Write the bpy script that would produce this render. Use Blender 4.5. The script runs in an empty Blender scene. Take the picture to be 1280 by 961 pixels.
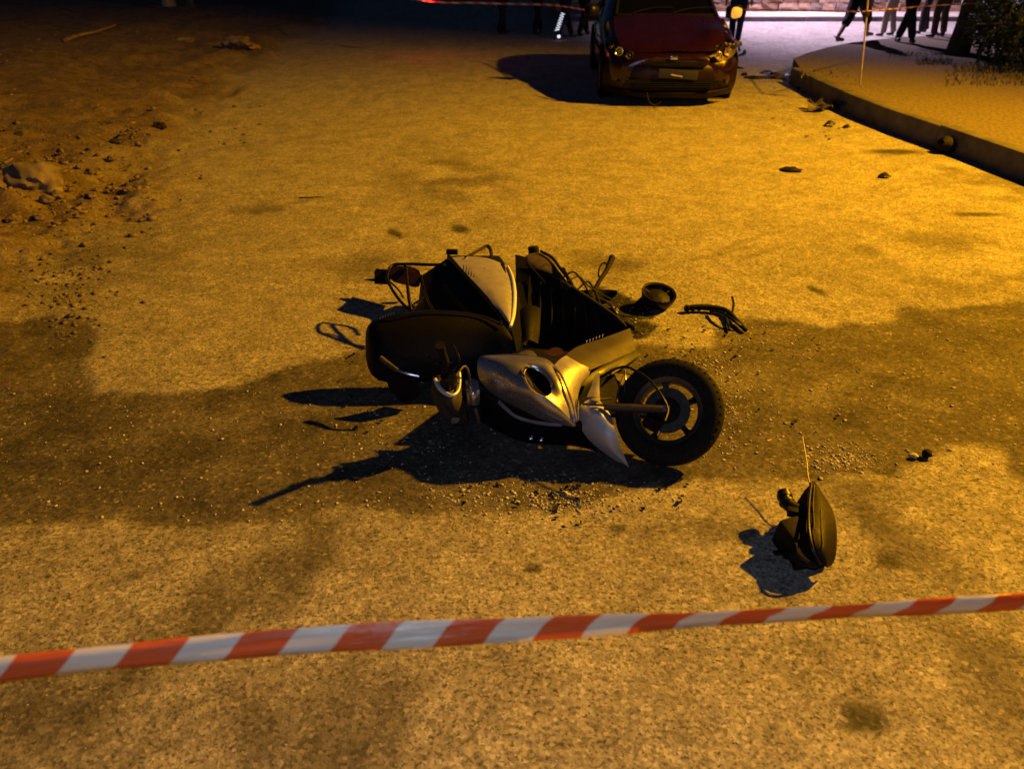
import bpy, bmesh, math, random
import numpy as np
from mathutils import Vector, Matrix, noise as mnoise
R = math.radians
random.seed(7); RNG = np.random.default_rng(7)
scene = bpy.context.scene
COL = scene.collection

# ------------------------------------------------------------------ camera
cam_d = bpy.data.cameras.new('camera'); cam = bpy.data.objects.new('camera', cam_d); COL.objects.link(cam)
cam.location = (0, 0, 2.0); cam.rotation_euler = (R(60.5), 0, 0)
cam_d.sensor_width = 36; cam_d.lens = 28.125; cam_d.clip_start = .05; cam_d.clip_end = 500
cam_d.dof.use_dof = True; cam_d.dof.focus_distance = 3.9; cam_d.dof.aperture_fstop = 2.6
scene.camera = cam
# ------------------------------------------------------------------ night sky, weak cool light
w = bpy.data.worlds.new('World'); scene.world = w; w.use_nodes = True
nt = w.node_tree; sky = nt.nodes.new('ShaderNodeTexSky'); sky.sky_type = 'NISHITA'; sky.sun_disc = False
SUN_EL, SUN_AZ = R(15), R(196)           # a weak cool light low behind the photographer
sky.air_density = 1; sky.dust_density = 0; sky.ozone_density = 8; sky.sun_elevation = SUN_EL; sky.sun_rotation = SUN_AZ
nt.links.new(sky.outputs[0], nt.nodes['Background'].inputs[0]); nt.nodes['Background'].inputs[1].default_value = .0075
sl = bpy.data.lights.new('cool_fill', 'SUN'); sl.energy = .13; sl.angle = R(12); sl.color = (.45, .58, 1)  # cool fill light added for the camera side, not a moon
so = bpy.data.objects.new('cool_fill', sl); COL.objects.link(so)
sd = Vector((math.sin(SUN_AZ) * math.cos(SUN_EL), math.cos(SUN_AZ) * math.cos(SUN_EL), math.sin(SUN_EL)))
so.rotation_euler = sd.to_track_quat('Z', 'Y').to_euler(); so.location = (0, 0, 30)
scene.view_settings.view_transform = 'Standard'; scene.view_settings.look = 'None'
scene.view_settings.exposure = 0; scene.view_settings.gamma = 1
try: scene.view_settings.use_curve_mapping = False
except Exception: pass
fl = bpy.data.lights.new('camera_flash', 'POINT'); fl.energy = 42; fl.color = (.78, .85, 1); fl.shadow_soft_size = .012     # the phone's own flash lamp
fo = bpy.data.objects.new('camera_flash', fl); COL.objects.link(fo); fo.location = (-.03, -.02, 2.02)
LAMP = Vector((9.6, 7.3, 7.8)); LAMP_AIM = Vector((.8, 4.4, 0)); LAMP_W = 21500
LAMP2 = Vector((6.2, 22.5, 6.6)); LAMP2_AIM = Vector((8.4, 21.2, 0)); LAMP2_W = 9500

# ------------------------------------------------------------------ surveying: a mark on the photo at a known height -> metres
_s, _c = math.sin(R(29.5)), math.cos(R(29.5))
def P(px, py, h=0.):
    u = (px - 640) / 1000; v = (py - 480.5) / 1000
    d = Vector((u, _c - v * _s, -_s - v * _c)); t = (h - 2.0) / d.z
    return Vector((d.x * t, d.y * t, h))
def PD(px, py, y):                       # the same, at a known distance along the road
    u = (px - 640) / 1000; v = (py - 480.5) / 1000
    d = Vector((u, _c - v * _s, -_s - v * _c)); t = y / d.y
    return Vector((d.x * t, y, 2 + d.z * t))

# ------------------------------------------------------------------ materials
MATS = {}
def mat(name, col, rough=.6, metal=0, var=.25, scale=20, bump=0, bscale=80, coat=0, col2=None, spec=.5, rvar=.15, emit=None, estr=0, trans=0, alpha=1):
    if name in MATS: return MATS[name]
    m = bpy.data.materials.new(name); m.use_nodes = True; MATS[name] = m
    n = m.node_tree.nodes; l = m.node_tree.links; b = n['Principled BSDF']
    tc = n.new('ShaderNodeTexCoord')
    nz = n.new('ShaderNodeTexNoise'); nz.inputs['Scale'].default_value = scale; nz.inputs['Detail'].default_value = 6
    l.new(tc.outputs['Object'], nz.inputs['Vector'])
    rp = n.new('ShaderNodeValToRGB'); rp.color_ramp.elements[0].position = .3; rp.color_ramp.elements[1].position = .72
    c = Vector(col); c2 = Vector(col2) if col2 else c * (1 + var)
    rp.color_ramp.elements[0].color = (*(c * (1 - var)), 1); rp.color_ramp.elements[1].color = (*c2, 1)
    l.new(nz.outputs['Fac'], rp.inputs['Fac']); l.new(rp.outputs['Color'], b.inputs['Base Color'])
    mr = n.new('ShaderNodeMapRange'); mr.inputs['To Min'].default_value = max(.03, rough - rvar); mr.inputs['To Max'].default_value = min(1, rough + rvar)
    nz2 = n.new('ShaderNodeTexNoise'); nz2.inputs['Scale'].default_value = scale * 2.3; nz2.inputs['Detail'].default_value = 4
    l.new(tc.outputs['Object'], nz2.inputs['Vector']); l.new(nz2.outputs['Fac'], mr.inputs['Value']); l.new(mr.outputs['Result'], b.inputs['Roughness'])
    b.inputs['Metallic'].default_value = metal; b.inputs['Specular IOR Level'].default_value = spec
    b.inputs['Coat Weight'].default_value = coat; b.inputs['Coat Roughness'].default_value = .12
    if trans: b.inputs['Transmission Weight'].default_value = trans
    if alpha < 1: b.inputs['Alpha'].default_value = alpha
    if emit: b.inputs['Emission Color'].default_value = (*emit, 1); b.inputs['Emission Strength'].default_value = estr
    if bump:
        nb = n.new('ShaderNodeTexNoise'); nb.inputs['Scale'].default_value = bscale; nb.inputs['Detail'].default_value = 5
        l.new(tc.outputs['Object'], nb.inputs['Vector'])
        bp = n.new('ShaderNodeBump'); bp.inputs['Strength'].default_value = bump; bp.inputs['Distance'].default_value = .01
        l.new(nb.outputs['Fac'], bp.inputs['Height']); l.new(bp.outputs['Normal'], b.inputs['Normal'])
    return m
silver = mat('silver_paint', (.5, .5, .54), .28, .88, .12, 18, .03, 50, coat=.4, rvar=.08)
goldpanel = mat('shaded_silver_paint', (.038, .033, .027), .6, .1, .35, 9, .08, 60, spec=.3)  # silver darkened to put in the shade of panels turned from the lamp
blackpl = mat('black_plastic', (.0055, .0055, .006), .62, 0, .4, 30, .15, 220, spec=.1)
blackgl = mat('black_gloss', (.005, .005, .0055), .36, 0, .3, 20, .03, 60, spec=.2, rvar=.08)
seatm = mat('seat_vinyl', (.004, .0034, .003), .5, 0, .3, 40, .2, 300, spec=.12)
rubber = mat('tyre_rubber', (.009, .009, .009), .8, 0, .4, 60, .2, 200, spec=.12)
rimm = mat('rim_alloy', (.09, .083, .075), .42, .7, .3, 20, .05, 80)
steel = mat('dark_steel', (.035, .032, .03), .45, .6, .4, 25, .08, 90)
chrome = mat('bright_metal', (.6, .6, .62), .18, 1, .1, 15, .02, 50)
rust = mat('dirty_alloy', (.075, .06, .045), .6, .4, .5, 22, .25, 90)
amber = mat('amber_lens', (.3, .05, .008), .2, 0, .2, 20, 0, coat=.5)
redlens = mat('red_lens', (.02, .004, .003), .4, 0, .3, 20, 0, coat=.2)
mark = mat('pale_print', (.5, .48, .42), .5, 0, .2, 60)

# ------------------------------------------------------------------ building helpers
def wloc(o):
    v = Vector((0, 0, 0))
    while o: v += o.location; o = o.parent
    return v
def link(name, me, m, parent=None, smooth=True, loc=None):
    o = bpy.data.objects.new(name, me); COL.objects.link(o)
    if loc is not None: o.location = loc
    if parent: o.parent = parent
    if m and not len(me.materials): me.materials.append(m)
    if smooth:
        me.polygons.foreach_set('use_smooth', [True] * len(me.polygons))
        try: me.set_sharp_from_angle(angle=R(42))
        except Exception: pass
    return o
def mesh(name, V, Fc, m, parent=None, smooth=True, loc=None):
    off = wloc(parent) + (Vector(loc) if loc is not None else Vector((0, 0, 0)))
    me = bpy.data.meshes.new(name); me.from_pydata([tuple(Vector(v) - off) for v in V], [], Fc)
    bm = bmesh.new(); bm.from_mesh(me); bmesh.ops.remove_doubles(bm, verts=bm.verts, dist=1e-5)
    bmesh.ops.recalc_face_normals(bm, faces=bm.faces); bm.to_mesh(me); bm.free()
    return link(name, me, m, parent, smooth, loc)
def tag(o, label, cat, group=None, kind=None):
    if label: o['label'] = label
    if cat: o['category'] = cat
    if group: o['group'] = group
    if kind: o['kind'] = kind
    return o
def empty(name, loc, label=None, cat=None, group=None):
    o = bpy.data.objects.new(name, None); COL.objects.link(o); o.location = loc; o.empty_display_size = .1
    return tag(o, label, cat, group)
def cr(pts, n, closed=False):            # Catmull-Rom resample
    pts = [Vector(p) for p in pts]; N = len(pts); out = []
    segs = N if closed else N - 1; tot = n if closed else n - 1
    for i in range(n):
        t = i / tot * segs; k = min(int(t), segs - 1); f = t - k
        g = (lambda j: pts[j % N]) if closed else (lambda j: pts[min(max(j, 0), N - 1)])
        a, b, c, d = g(k - 1), g(k), g(k + 1), g(k + 2)
        out.append(.5 * ((2 * b) + (c - a) * f + (2 * a - 5 * b + 4 * c - d) * f * f + (3 * b - a - 3 * c + d) * f ** 3))
    return out
def frames(path):
    T = [(path[min(i + 1, len(path) - 1)] - path[max(i - 1, 0)]).normalized() for i in range(len(path))]
    n = T[0].orthogonal().normalized(); out = []
    for i, t in enumerate(T):
        n = (n - t * n.dot(t)); n = n.normalized() if n.length > 1e-6 else t.orthogonal().normalized()
        out.append((n, t.cross(n)))
    return out
def tube_geo(path, r, k=10, n=None, closed=False):
    if n: path = cr(path, n)
    path = [Vector(p) for p in path]; rr = r if isinstance(r, (list, tuple)) else [r]
    L = len(path); V = []; Fc = []
    for i, (p, (a, b)) in enumerate(zip(path, frames(path))):
        t = i / max(1, L - 1) * (len(rr) - 1); j = min(int(t), len(rr) - 1); j2 = min(j + 1, len(rr) - 1); rad = rr[j] + (rr[j2] - rr[j]) * (t - j)
        for q in range(k): V.append(p + (a * math.cos(2 * math.pi * q / k) + b * math.sin(2 * math.pi * q / k)) * rad)
    for i in range(L - 1):
        for q in range(k): Fc.append((i * k + q, i * k + (q + 1) % k, (i + 1) * k + (q + 1) % k, (i + 1) * k + q))
    Fc.append(tuple(range(k))[::-1]); Fc.append(tuple(range((L - 1) * k, L * k)))
    return V, Fc
def tube(name, path, r, m, parent=None, k=10, n=None, **kw):
    V, Fc = tube_geo(path, r, k, n); return mesh(name, V, Fc, m, parent, **kw)
def join(parts):
    V = []; Fc = []
    for v, f in parts:
        o = len(V); V += list(v); Fc += [tuple(i + o for i in q) for q in f]
    return V, Fc
def loft_geo(loops, cap=True):
    k = len(loops[0]); V = [Vector(p) for lp in loops for p in lp]; Fc = []
    for i in range(len(loops) - 1):
        for q in range(k): Fc.append((i * k + q, i * k + (q + 1) % k, (i + 1) * k + (q + 1) % k, (i + 1) * k + q))
    if cap: Fc.append(tuple(range(k))[::-1]); Fc.append(tuple(range((len(loops) - 1) * k, len(loops) * k)))
    return V, Fc
def loft(name, loops, m, parent=None, nl=None, nk=None, **kw):
    if nk: loops = [cr(lp, nk, True) for lp in loops]
    if nl:
        k = len(loops[0]); cols = [cr([lp[q] for lp in loops], nl) for q in range(k)]
        loops = [[cols[q][i] for q in range(k)] for i in range(nl)]
    V, Fc = loft_geo(loops); return mesh(name, V, Fc, m, parent, **kw)
def thicken(V, Fc, t):
    bm = bmesh.new(); vs = [bm.verts.new(v) for v in V]
    for f in Fc:
        try: bm.faces.new([vs[i] for i in f])
        except ValueError: pass
    bmesh.ops.recalc_face_normals(bm, faces=bm.faces); bm.normal_update()
    bmesh.ops.solidify(bm, geom=bm.faces[:], thickness=t)
    bm.verts.ensure_lookup_table(); bm.verts.index_update()
    V2 = [v.co.copy() for v in bm.verts]; F2 = [tuple(v.index for v in f.verts) for f in bm.faces]; bm.free(); return V2, F2
def patch(name, rows, m, parent, t=.004, nu=16, nv=16, **kw):   # smooth shell through a grid of points
    g = [cr(r, nu) for r in rows]; cols = [cr([r[i] for r in g], nv) for i in range(nu)]
    V = [cols[i][j] for j in range(nv) for i in range(nu)]
    Fc = [(j * nu + i, j * nu + i + 1, (j + 1) * nu + i + 1, (j + 1) * nu + i) for j in range(nv - 1) for i in range(nu - 1)]
    V, Fc = thicken(V, Fc, t); return mesh(name, V, Fc, m, parent, **kw)
def panel(name, loop, m, parent, bulge=.02, t=.004, n=48, rings=6, hole=None, smoothloop=True, up=Vector((0, -.7, .7)), **kw):
    """a moulded panel: outline (and hole) with thickness, swelling out between the edges"""
    lp = cr(loop, n, True) if smoothloop else resample(loop, n)
    c = sum(lp, Vector()) / n; nrm = Vector()
    for i in range(n): nrm += (lp[i] - c).cross(lp[(i + 1) % n] - c)
    nrm.normalize()
    if nrm.dot(up) < 0: nrm = -nrm
    V = []; Fc = []
    if hole:
        hl = cr(hole, n, True)
        # start both loops at matching direction
        k0 = min(range(n), key=lambda k: sum((hl[(i * s + k) % n] - lp[i]).length for s in (1,) for i in range(0, n, 4)))
        hr = [hl[(i + k0) % n] for i in range(n)]
        rev = hl[::-1]; k1 = min(range(n), key=lambda k: sum((rev[(i + k) % n] - lp[i]).length for i in range(0, n, 4)))
        hv = [rev[(i + k1) % n] for i in range(n)]
        if sum((hv[i] - lp[i]).length for i in range(n)) < sum((hr[i] - lp[i]).length for i in range(n)): hr = hv
        for j in range(rings + 1):
            f = j / rings
            for i in range(n): V.append(lp[i].lerp(hr[i], f) + nrm * bulge * math.sin(math.pi * min(1, f * .75)))
        for j in range(rings):
            for i in range(n): Fc.append((j * n + i, j * n + (i + 1) % n, (j + 1) * n + (i + 1) % n, (j + 1) * n + i))
    else:
        for j in range(rings):
            s = 1 - j / rings
            for i in range(n): V.append(c + (lp[i] - c) * s + nrm * bulge * (1 - s * s))
        V.append(c + nrm * bulge); ce = len(V) - 1
        for j in range(rings - 1):
            for i in range(n): Fc.append((j * n + i, j * n + (i + 1) % n, (j + 1) * n + (i + 1) % n, (j + 1) * n + i))
        for i in range(n): Fc.append(((rings - 1) * n + i, (rings - 1) * n + (i + 1) % n, ce))
    V, Fc = thicken(V, Fc, t); return mesh(name, V, Fc, m, parent, **kw)
def resample(loop, n):
    loop = [Vector(p) for p in loop]; L = [(loop[(i + 1) % len(loop)] - loop[i]).length for i in range(len(loop))]; T = sum(L); out = []
    for q in range(n):
        d = q / n * T; i = 0
        while d > L[i] and i < len(L) - 1: d -= L[i]; i += 1
        out.append(loop[i].lerp(loop[(i + 1) % len(loop)], d / L[i]))
    return out
def box_geo(c, sx, sy, sz, rot=None, bev=.0):
    bm = bmesh.new(); bmesh.ops.create_cube(bm, size=1)
    bmesh.ops.scale(bm, vec=(sx, sy, sz), verts=bm.verts)
    if bev: bmesh.ops.bevel(bm, geom=bm.edges[:], offset=bev, segments=2, affect='EDGES', profile=.6)
    if rot is not None: bmesh.ops.rotate(bm, cent=(0, 0, 0), matrix=rot, verts=bm.verts)
    bmesh.ops.translate(bm, vec=c, verts=bm.verts); bm.verts.index_update()
    r = ([v.co.copy() for v in bm.verts], [tuple(v.index for v in f.verts) for f in bm.faces]); bm.free(); return r
def box(name, c, sx, sy, sz, m, parent=None, rot=None, bev=.0, **kw):
    V, Fc = box_geo(Vector(c), sx, sy, sz, rot, bev); return mesh(name, V, Fc, m, parent, **kw)
def basis(n, hint=Vector((0, 0, 1))):
    n = Vector(n).normalized(); a = (hint - n * hint.dot(n)).normalized(); return a, n.cross(a), n
def lathe_geo(prof, c, n, k=40, closed=False, a0=0, a1=2 * math.pi):   # prof: (radius, along axis)
    a, b, n = basis(n); c = Vector(c); V = []; Fc = []; L = len(prof); full = abs(a1 - a0 - 2 * math.pi) < 1e-6
    kk = k if full else k + 1
    for i in range(kk):
        t = a0 + (a1 - a0) * i / k; d = a * math.cos(t) + b * math.sin(t)
        for r, h in prof: V.append(c + d * r + n * h)
    for i in range(k):
        i2 = (i + 1) % kk
        for j in range(L if closed else L - 1):
            j2 = (j + 1) % L; Fc.append((i * L + j, i2 * L + j, i2 * L + j2, i * L + j2))
    return V, Fc
def lathe(name, prof, c, n, m, parent=None, k=40, closed=False, **kw):
    V, Fc = lathe_geo(prof, c, n, k, closed); return mesh(name, V, Fc, m, parent, **kw)
def blob_geo(c, r, seed, sub=2, amp=.35, sq=(1, 1, 1)):
    bm = bmesh.new(); bmesh.ops.create_icosphere(bm, subdivisions=sub, radius=1)
    for v in bm.verts:
        p = v.co.copy(); d = 1 + amp * mnoise.noise(p * 1.3 + Vector((seed * 3.1, seed * 1.7, seed)))+ amp * .5 * mnoise.noise(p * 3.1 + Vector((seed, 9, seed))) - amp * .45 * abs(mnoise.noise(p * 2.2 + Vector((seed, 3, 5)))) + (amp * .2 * mnoise.noise(p * 9 + Vector((2, seed, 1))) if sub > 2 else 0)
        v.co = Vector((p.x * sq[0], p.y * sq[1], p.z * sq[2])) * d * r + Vector(c)
    bm.verts.index_update(); out = ([v.co.copy() for v in bm.verts], [tuple(v.index for v in f.verts) for f in bm.faces]); bm.free(); return out

#==SETTING
# ------------------------------------------------------------------ ground: one sheet, road, worn patches, dirt bank
def axis(fine0, fine1, step, far0, far1, grow=1.06):
    a = list(np.arange(fine0, fine1 + 1e-6, step)); s = step
    while a[-1] < far1: s = min(s * grow, 3); a.append(a[-1] + s)
    s = step; pre = [fine0]
    while pre[-1] > far0: s = min(s * grow, 3); pre.append(pre[-1] - s)
    return np.array(pre[:0:-1] + a)
GX = axis(-3.4, 3.2, .022, -70, 70); GY = axis(1.1, 6.6, .022, -12, 120, 1.035)
def vnoise(x, y, s, seed=0, oct=4):       # value noise, numpy
    out = np.zeros_like(x); amp = 1; tot = 0
    for o in range(oct):
        r = np.random.default_rng(seed * 31 + o); T = r.random((256, 256))
        fx = x * s; fy = y * s; ix = np.floor(fx).astype(int); iy = np.floor(fy).astype(int); tx = fx - ix; ty = fy - iy
        tx = tx * tx * (3 - 2 * tx); ty = ty * ty * (3 - 2 * ty)
        g = lambda i, j: T[(i % 256), (j % 256)]
        out += amp * ((g(ix, iy) * (1 - tx) + g(ix + 1, iy) * tx) * (1 - ty) + (g(ix, iy + 1) * (1 - tx) + g(ix + 1, iy + 1) * tx) * ty)
        tot += amp; amp *= .5; s *= 2.03
    return out / tot
def sdf(poly, X, Y):                      # signed distance, inside > 0
    p = np.array([(v.x, v.y) for v in poly]); d = np.full(X.shape, 1e9); ins = np.zeros(X.shape, bool); n = len(p)
    for i in range(n):
        a = p[i]; b = p[(i + 1) % n]; e = b - a; t = np.clip(((X - a[0]) * e[0] + (Y - a[1]) * e[1]) / (e @ e + 1e-12), 0, 1)
        d = np.minimum(d, np.hypot(X - a[0] - t * e[0], Y - a[1] - t * e[1]))
        cnd = ((a[1] > Y) != (b[1] > Y)) & (X < (b[0] - a[0]) * (Y - a[1]) / (b[1] - a[1] + 1e-12) + a[0]); ins ^= cnd
    return np.where(ins, d, -d)
def sstep(a, b, x): t = np.clip((x - a) / (b - a), 0, 1); return t * t * (3 - 2 * t)
XX, YY = np.meshgrid(GX, GY)
wx = XX + (vnoise(XX, YY, 3, 1) - .5) * .16 + (vnoise(XX, YY, 22, 2) - .5) * .07; wy = YY + (vnoise(XX, YY, 3, 3) - .5) * .16 + (vnoise(XX, YY, 22, 4) - .5) * .07
band = [P(*q) for q in [(-500, 500), (-120, 420), (60, 395), (128, 400), (108, 470), (112, 494), (200, 490), (300, 481), (345, 463), (440, 440), (560, 425), (700, 430), (790, 432), (880, 430), (905, 398), (960, 396), (1015, 406), (1120, 402), (1128, 386), (1180, 388), (1290, 372), (1500, 360), (1600, 640), (1300, 610), (1262, 590), (1235, 557), (1208, 553), (1160, 568), (1120, 592), (1085, 588), (980, 602), (870, 600), (812, 606), (760, 622), (700, 636), (600, 641), (500, 641), (440, 634), (330, 655), (240, 660), (160, 641), (75, 649), (-20, 658), (-400, 690)]]
sd_ = sdf(band, wx, wy); m_band = sstep(-.035, .035, sd_)
def blob(px, py, rx, ry, rot=0, soft=.5):
    c = P(px, py); dx = wx - c.x; dy = wy - c.y; ca, sa = math.cos(rot), math.sin(rot)
    d = np.hypot((dx * ca + dy * sa) / rx, (-dx * sa + dy * ca) / ry); return 1 - sstep(1 - soft, 1 + soft, d)
m_smear = np.zeros_like(XX)
for q in [(300, 740, .12, .5, -.5), (200, 800, .1, .45, -.5), (380, 700, .12, .35, -.4), (60, 880, .25, .2, 0), (430, 900, .15, .3, -.3), (1110, 660, .1, .42, .45), (1160, 700, .06, .3, .5), (1080, 610, .15, .08, 0), (1250, 850, .12, .3, .2), (330, 905, .1, .2, .3), (880, 660, .2, .08, 0)]:
    m_smear = np.maximum(m_smear, blob(*q, soft=.7) * (.3 + 1.1 * vnoise(XX, YY, 9, 5)))
m_smear = np.clip(m_smear, 0, 1)
for q in [(1200, 330, .9, .8, 0), (560, 220, .5, 1.2, .2), (780, 330, .35, .3, 0), (470, 330, .35, .25, 0), (60, 330, .9, .9, 0), (1250, 230, .5, 1., 0), (330, 270, .3, .4, 0)]:
    m_smear = np.maximum(m_smear, .95 * blob(*q, soft=.8) * sstep(.3, .75, vnoise(XX, YY, 4, 6, 5)))
u_ = XX * .82 + YY * .57; v_ = -XX * .57 + YY * .82            # faint drag marks lying across the road
strk = vnoise(u_ * 1.2, v_ * 13, 1., 41, 3); m_smear = np.maximum(m_smear, .4 * sstep(.58, .74, strk) * sstep(.35, .65, vnoise(XX, YY, 1.1, 42, 2)))
u_ = XX * .97 - YY * .24; v_ = XX * .24 + YY * .97
strk = vnoise(u_ * 1.0, v_ * 9, 1., 51, 3); m_smear = np.maximum(m_smear, .3 * sstep(.6, .75, strk) * sstep(.4, .65, vnoise(XX, YY, .9, 52, 2)))
pale = np.zeros_like(XX)
for q in [(1010, 500, .18, .12, .3), (1050, 480, .25, .08, .5), (840, 424, .4, .05, 0), (1150, 500, .15, .05, -.6), (300, 520, .25, .1, .2), (930, 470, .2, .15, 0)]:
    pale = np.maximum(pale, blob(*q, soft=.7) * vnoise(XX, YY, 8, 8))
m_stain = np.zeros_like(XX)
spill = [P(*q) for q in [(735, 355), (775, 362), (800, 376), (818, 384), (815, 396), (804, 402), (826, 410), (812, 418), (796, 424), (760, 425), (735, 395)]]
m_stain = sstep(-.02, .02, sdf(spill, XX + (vnoise(XX, YY, 25, 2) - .5) * .1, YY + (vnoise(XX, YY, 25, 4) - .5) * .1))
wx = XX + (vnoise(XX, YY, 16, 2) - .5) * .05; wy = YY + (vnoise(XX, YY, 16, 4) - .5) * .05
for q in [(1080, 898, .075, .055, .5), (1068, 886, .04, .03, 0), (665, 712, .03, .02, 0), (770, 660, .03, .02, 0), (1150, 575, .02, .02, 0), (575, 287, .06, .12, .5), (494, 292, .04, .12, .5), (1020, 362, .03, .1, .3), (1222, 268, .2, .06, 0), (1120, 190, .3, .12, 0), (830, 452, .1, .03, 0), (1110, 700, .05, .05, 0)]:
    m_stain = np.maximum(m_stain, .75 * blob(*q, soft=.45) * (.9 + .45 * vnoise(XX, YY, 18, 9)))
m_stain = np.clip(m_stain, 0, 1)
# dirt verge at the left
edge = [P(-40, 480), P(40, 330), P(150, 270), P(215, 190), P(300, 100), P(380, 50), P(420, 20)]
ex = np.interp(YY, [e.y for e in edge], [e.x for e in edge]) - np.clip(YY - edge[-1].y, 0, 100) * .15
ex = np.where(YY < edge[0].y, edge[0].x - (edge[0].y - YY) * 1.2, ex)
m_dirt = sstep(-.5, .7, ex - XX + (vnoise(XX, YY, 1.2, 11) - .5) * 1.4)
Z = (vnoise(XX, YY, .6, 12) - .5) * .03 + (vnoise(XX, YY, 30, 13, 2) - .5) * (.004 + .006 * m_band)
Z -= m_band * .006
Z += m_dirt * (np.clip(ex - XX, 0, 3) * .09 + (vnoise(XX, YY, 2.2, 14) - .35) * .26 + (vnoise(XX, YY, 7, 15, 3) - .5) * .12)
near = np.exp(-(((XX - .0) / 1.6) ** 2 + ((YY - 3.6) / 1.6) ** 2)); Z *= np.where(m_dirt > .05, 1, 1 - .6 * near)
Z = np.where(XX > 4.0, Z * np.clip(1 - (XX - 4.0), 0.1, 1), Z)
def ground_z(x, y):
    i = int(np.clip(np.searchsorted(GX, x), 1, len(GX) - 1)); j = int(np.clip(np.searchsorted(GY, y), 1, len(GY) - 1))
    return float(Z[j, i])
NX, NY = len(GX), len(GY)
me = bpy.data.meshes.new('road'); nv = NX * NY
idx = np.arange(nv).reshape(NY, NX); quads = np.stack([idx[:-1, :-1], idx[:-1, 1:], idx[1:, 1:], idx[1:, :-1]], -1).reshape(-1, 4)
me.vertices.add(nv); me.vertices.foreach_set('co', np.stack([XX, YY, Z], -1).astype(np.float32).ravel())
me.loops.add(len(quads) * 4); me.loops.foreach_set('vertex_index', quads.astype(np.int32).ravel())
me.polygons.add(len(quads)); me.polygons.foreach_set('loop_start', np.arange(0, len(quads) * 4, 4, dtype=np.int32)); me.update(calc_edges=True)
for nm, arr in (('band', np.clip(m_band * (1 - .55 * pale), 0, 1)), ('smear', m_smear), ('stain', m_stain), ('dirt', m_dirt)):
    at = me.attributes.new(nm, 'FLOAT', 'POINT'); at.data.foreach_set('value', arr.astype(np.float32).ravel())
def road_material():
    m = bpy.data.materials.new('worn_asphalt'); m.use_nodes = True; n = m.node_tree.nodes; l = m.node_tree.links; b = n['Principled BSDF']
    tc = n.new('ShaderNodeTexCoord')
    def nz(scale, det=5, rough=.6):
        x = n.new('ShaderNodeTexNoise'); x.inputs['Scale'].default_value = scale; x.inputs['Detail'].default_value = det; x.inputs['Roughness'].default_value = rough
        l.new(tc.outputs['Object'], x.inputs['Vector']); return x.outputs['Fac']
    def ramp(f, *st):
        r = n.new('ShaderNodeValToRGB'); e = r.color_ramp.elements
        cc = lambda c: (*(c if isinstance(c, tuple) else (c, c, c)), 1)
        e[0].position = st[0][0]; e[0].color = cc(st[0][1]); e[1].position = st[-1][0]; e[1].color = cc(st[-1][1])
        for p, c in st[1:-1]: q = e.new(p); q.color = cc(c)
        l.new(f, r.inputs['Fac']); return r.outputs['Color']
    def mix(f, a, c, mode='MIX'):
        x = n.new('ShaderNodeMix'); x.data_type = 'RGBA'; x.blend_type = mode
        for s, v in ((0, f), (6, a), (7, c)):
            if isinstance(v, (int, float)): x.inputs[s].default_value = v
            elif isinstance(v, tuple): x.inputs[s].default_value = (*v, 1)
            else: l.new(v, x.inputs[s])
        return x.outputs[2]
    def attr(a): x = n.new('ShaderNodeAttribute'); x.attribute_name = a; return x.outputs['Fac']
    def math_(op, a, c=0.):
        x = n.new('ShaderNodeMath'); x.operation = op
        for s, v in ((0, a), (1, c)):
            if isinstance(v, (int, float)): x.inputs[s].default_value = v
            else: l.new(v, x.inputs[s])
        return x.outputs[0]
    vo = n.new('ShaderNodeTexVoronoi'); vo.inputs['Scale'].default_value = 78; vo.inputs['Randomness'].default_value = 1; l.new(tc.outputs['Object'], vo.inputs['Vector'])
    cell = n.new('ShaderNodeSeparateColor'); l.new(vo.outputs['Color'], cell.inputs[0]); chip = cell.outputs[0]
    base = ramp(nz(3.2, 9, .7), (.3, (.2, .185, .165)), (.7, (.35, .33, .3)))
    grain = ramp(chip, (0., .3), (.3, .8), (.75, 1.1), (1., 1.8))
    base = mix(.6, base, mix(1., base, grain, 'MULTIPLY'))
    pit = ramp(nz(85, 4, .7), (.38, .1), (.47, 1.06)); base = mix(.8, base, mix(1., base, pit, 'MULTIPLY'))
    mot = ramp(nz(11, 5, .65), (.32, .5), (.6, 1.1)); base = mix(.55, base, mix(1., base, mot, 'MULTIPLY'))
    pit2 = ramp(nz(30, 5, .7), (.33, .3), (.47, 1.)); base = mix(.65, base, mix(1., base, pit2, 'MULTIPLY'))
    dk = ramp(nz(2.6, 9, .72), (.32, (.034, .031, .028)), (.68, (.135, .122, .102)))
    spk = ramp(chip, (0., .45), (.6, .95), (.95, 1.15), (1., 2.4)); dk = mix(1., dk, spk, 'MULTIPLY')
    col = mix(attr('band'), base, dk)
    col = mix(math_('MULTIPLY', attr('smear'), .85), col, dk)
    dirt = ramp(nz(5, 8, .7), (.3, (.05, .037, .026)), (.7, (.18, .135, .094)))
    dirt = mix(.6, dirt, mix(1., dirt, grain, 'MULTIPLY')); col = mix(attr('dirt'), col, dirt)
    stn = ramp(chip, (0., .003), (.8, .012), (1., .06)); col = mix(attr('stain'), col, stn)
    l.new(col, b.inputs['Base Color'])
    rg = math_('SUBTRACT', .88, math_('MULTIPLY', attr('stain'), .2)); l.new(rg, b.inputs['Roughness']); b.inputs['Specular IOR Level'].default_value = .25
    h = math_('ADD', math_('MULTIPLY', chip, .5), math_('ADD', nz(130, 3, .7), math_('MULTIPLY', nz(34, 4), 1.2)))
    bp = n.new('ShaderNodeBump'); bp.inputs['Strength'].default_value = .55; bp.inputs['Distance'].default_value = .006; l.new(h, bp.inputs['Height']); l.new(bp.outputs['Normal'], b.inputs['Normal'])
    return m
road = link('road', me, road_material(), None, True); road['kind'] = 'structure'

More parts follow.
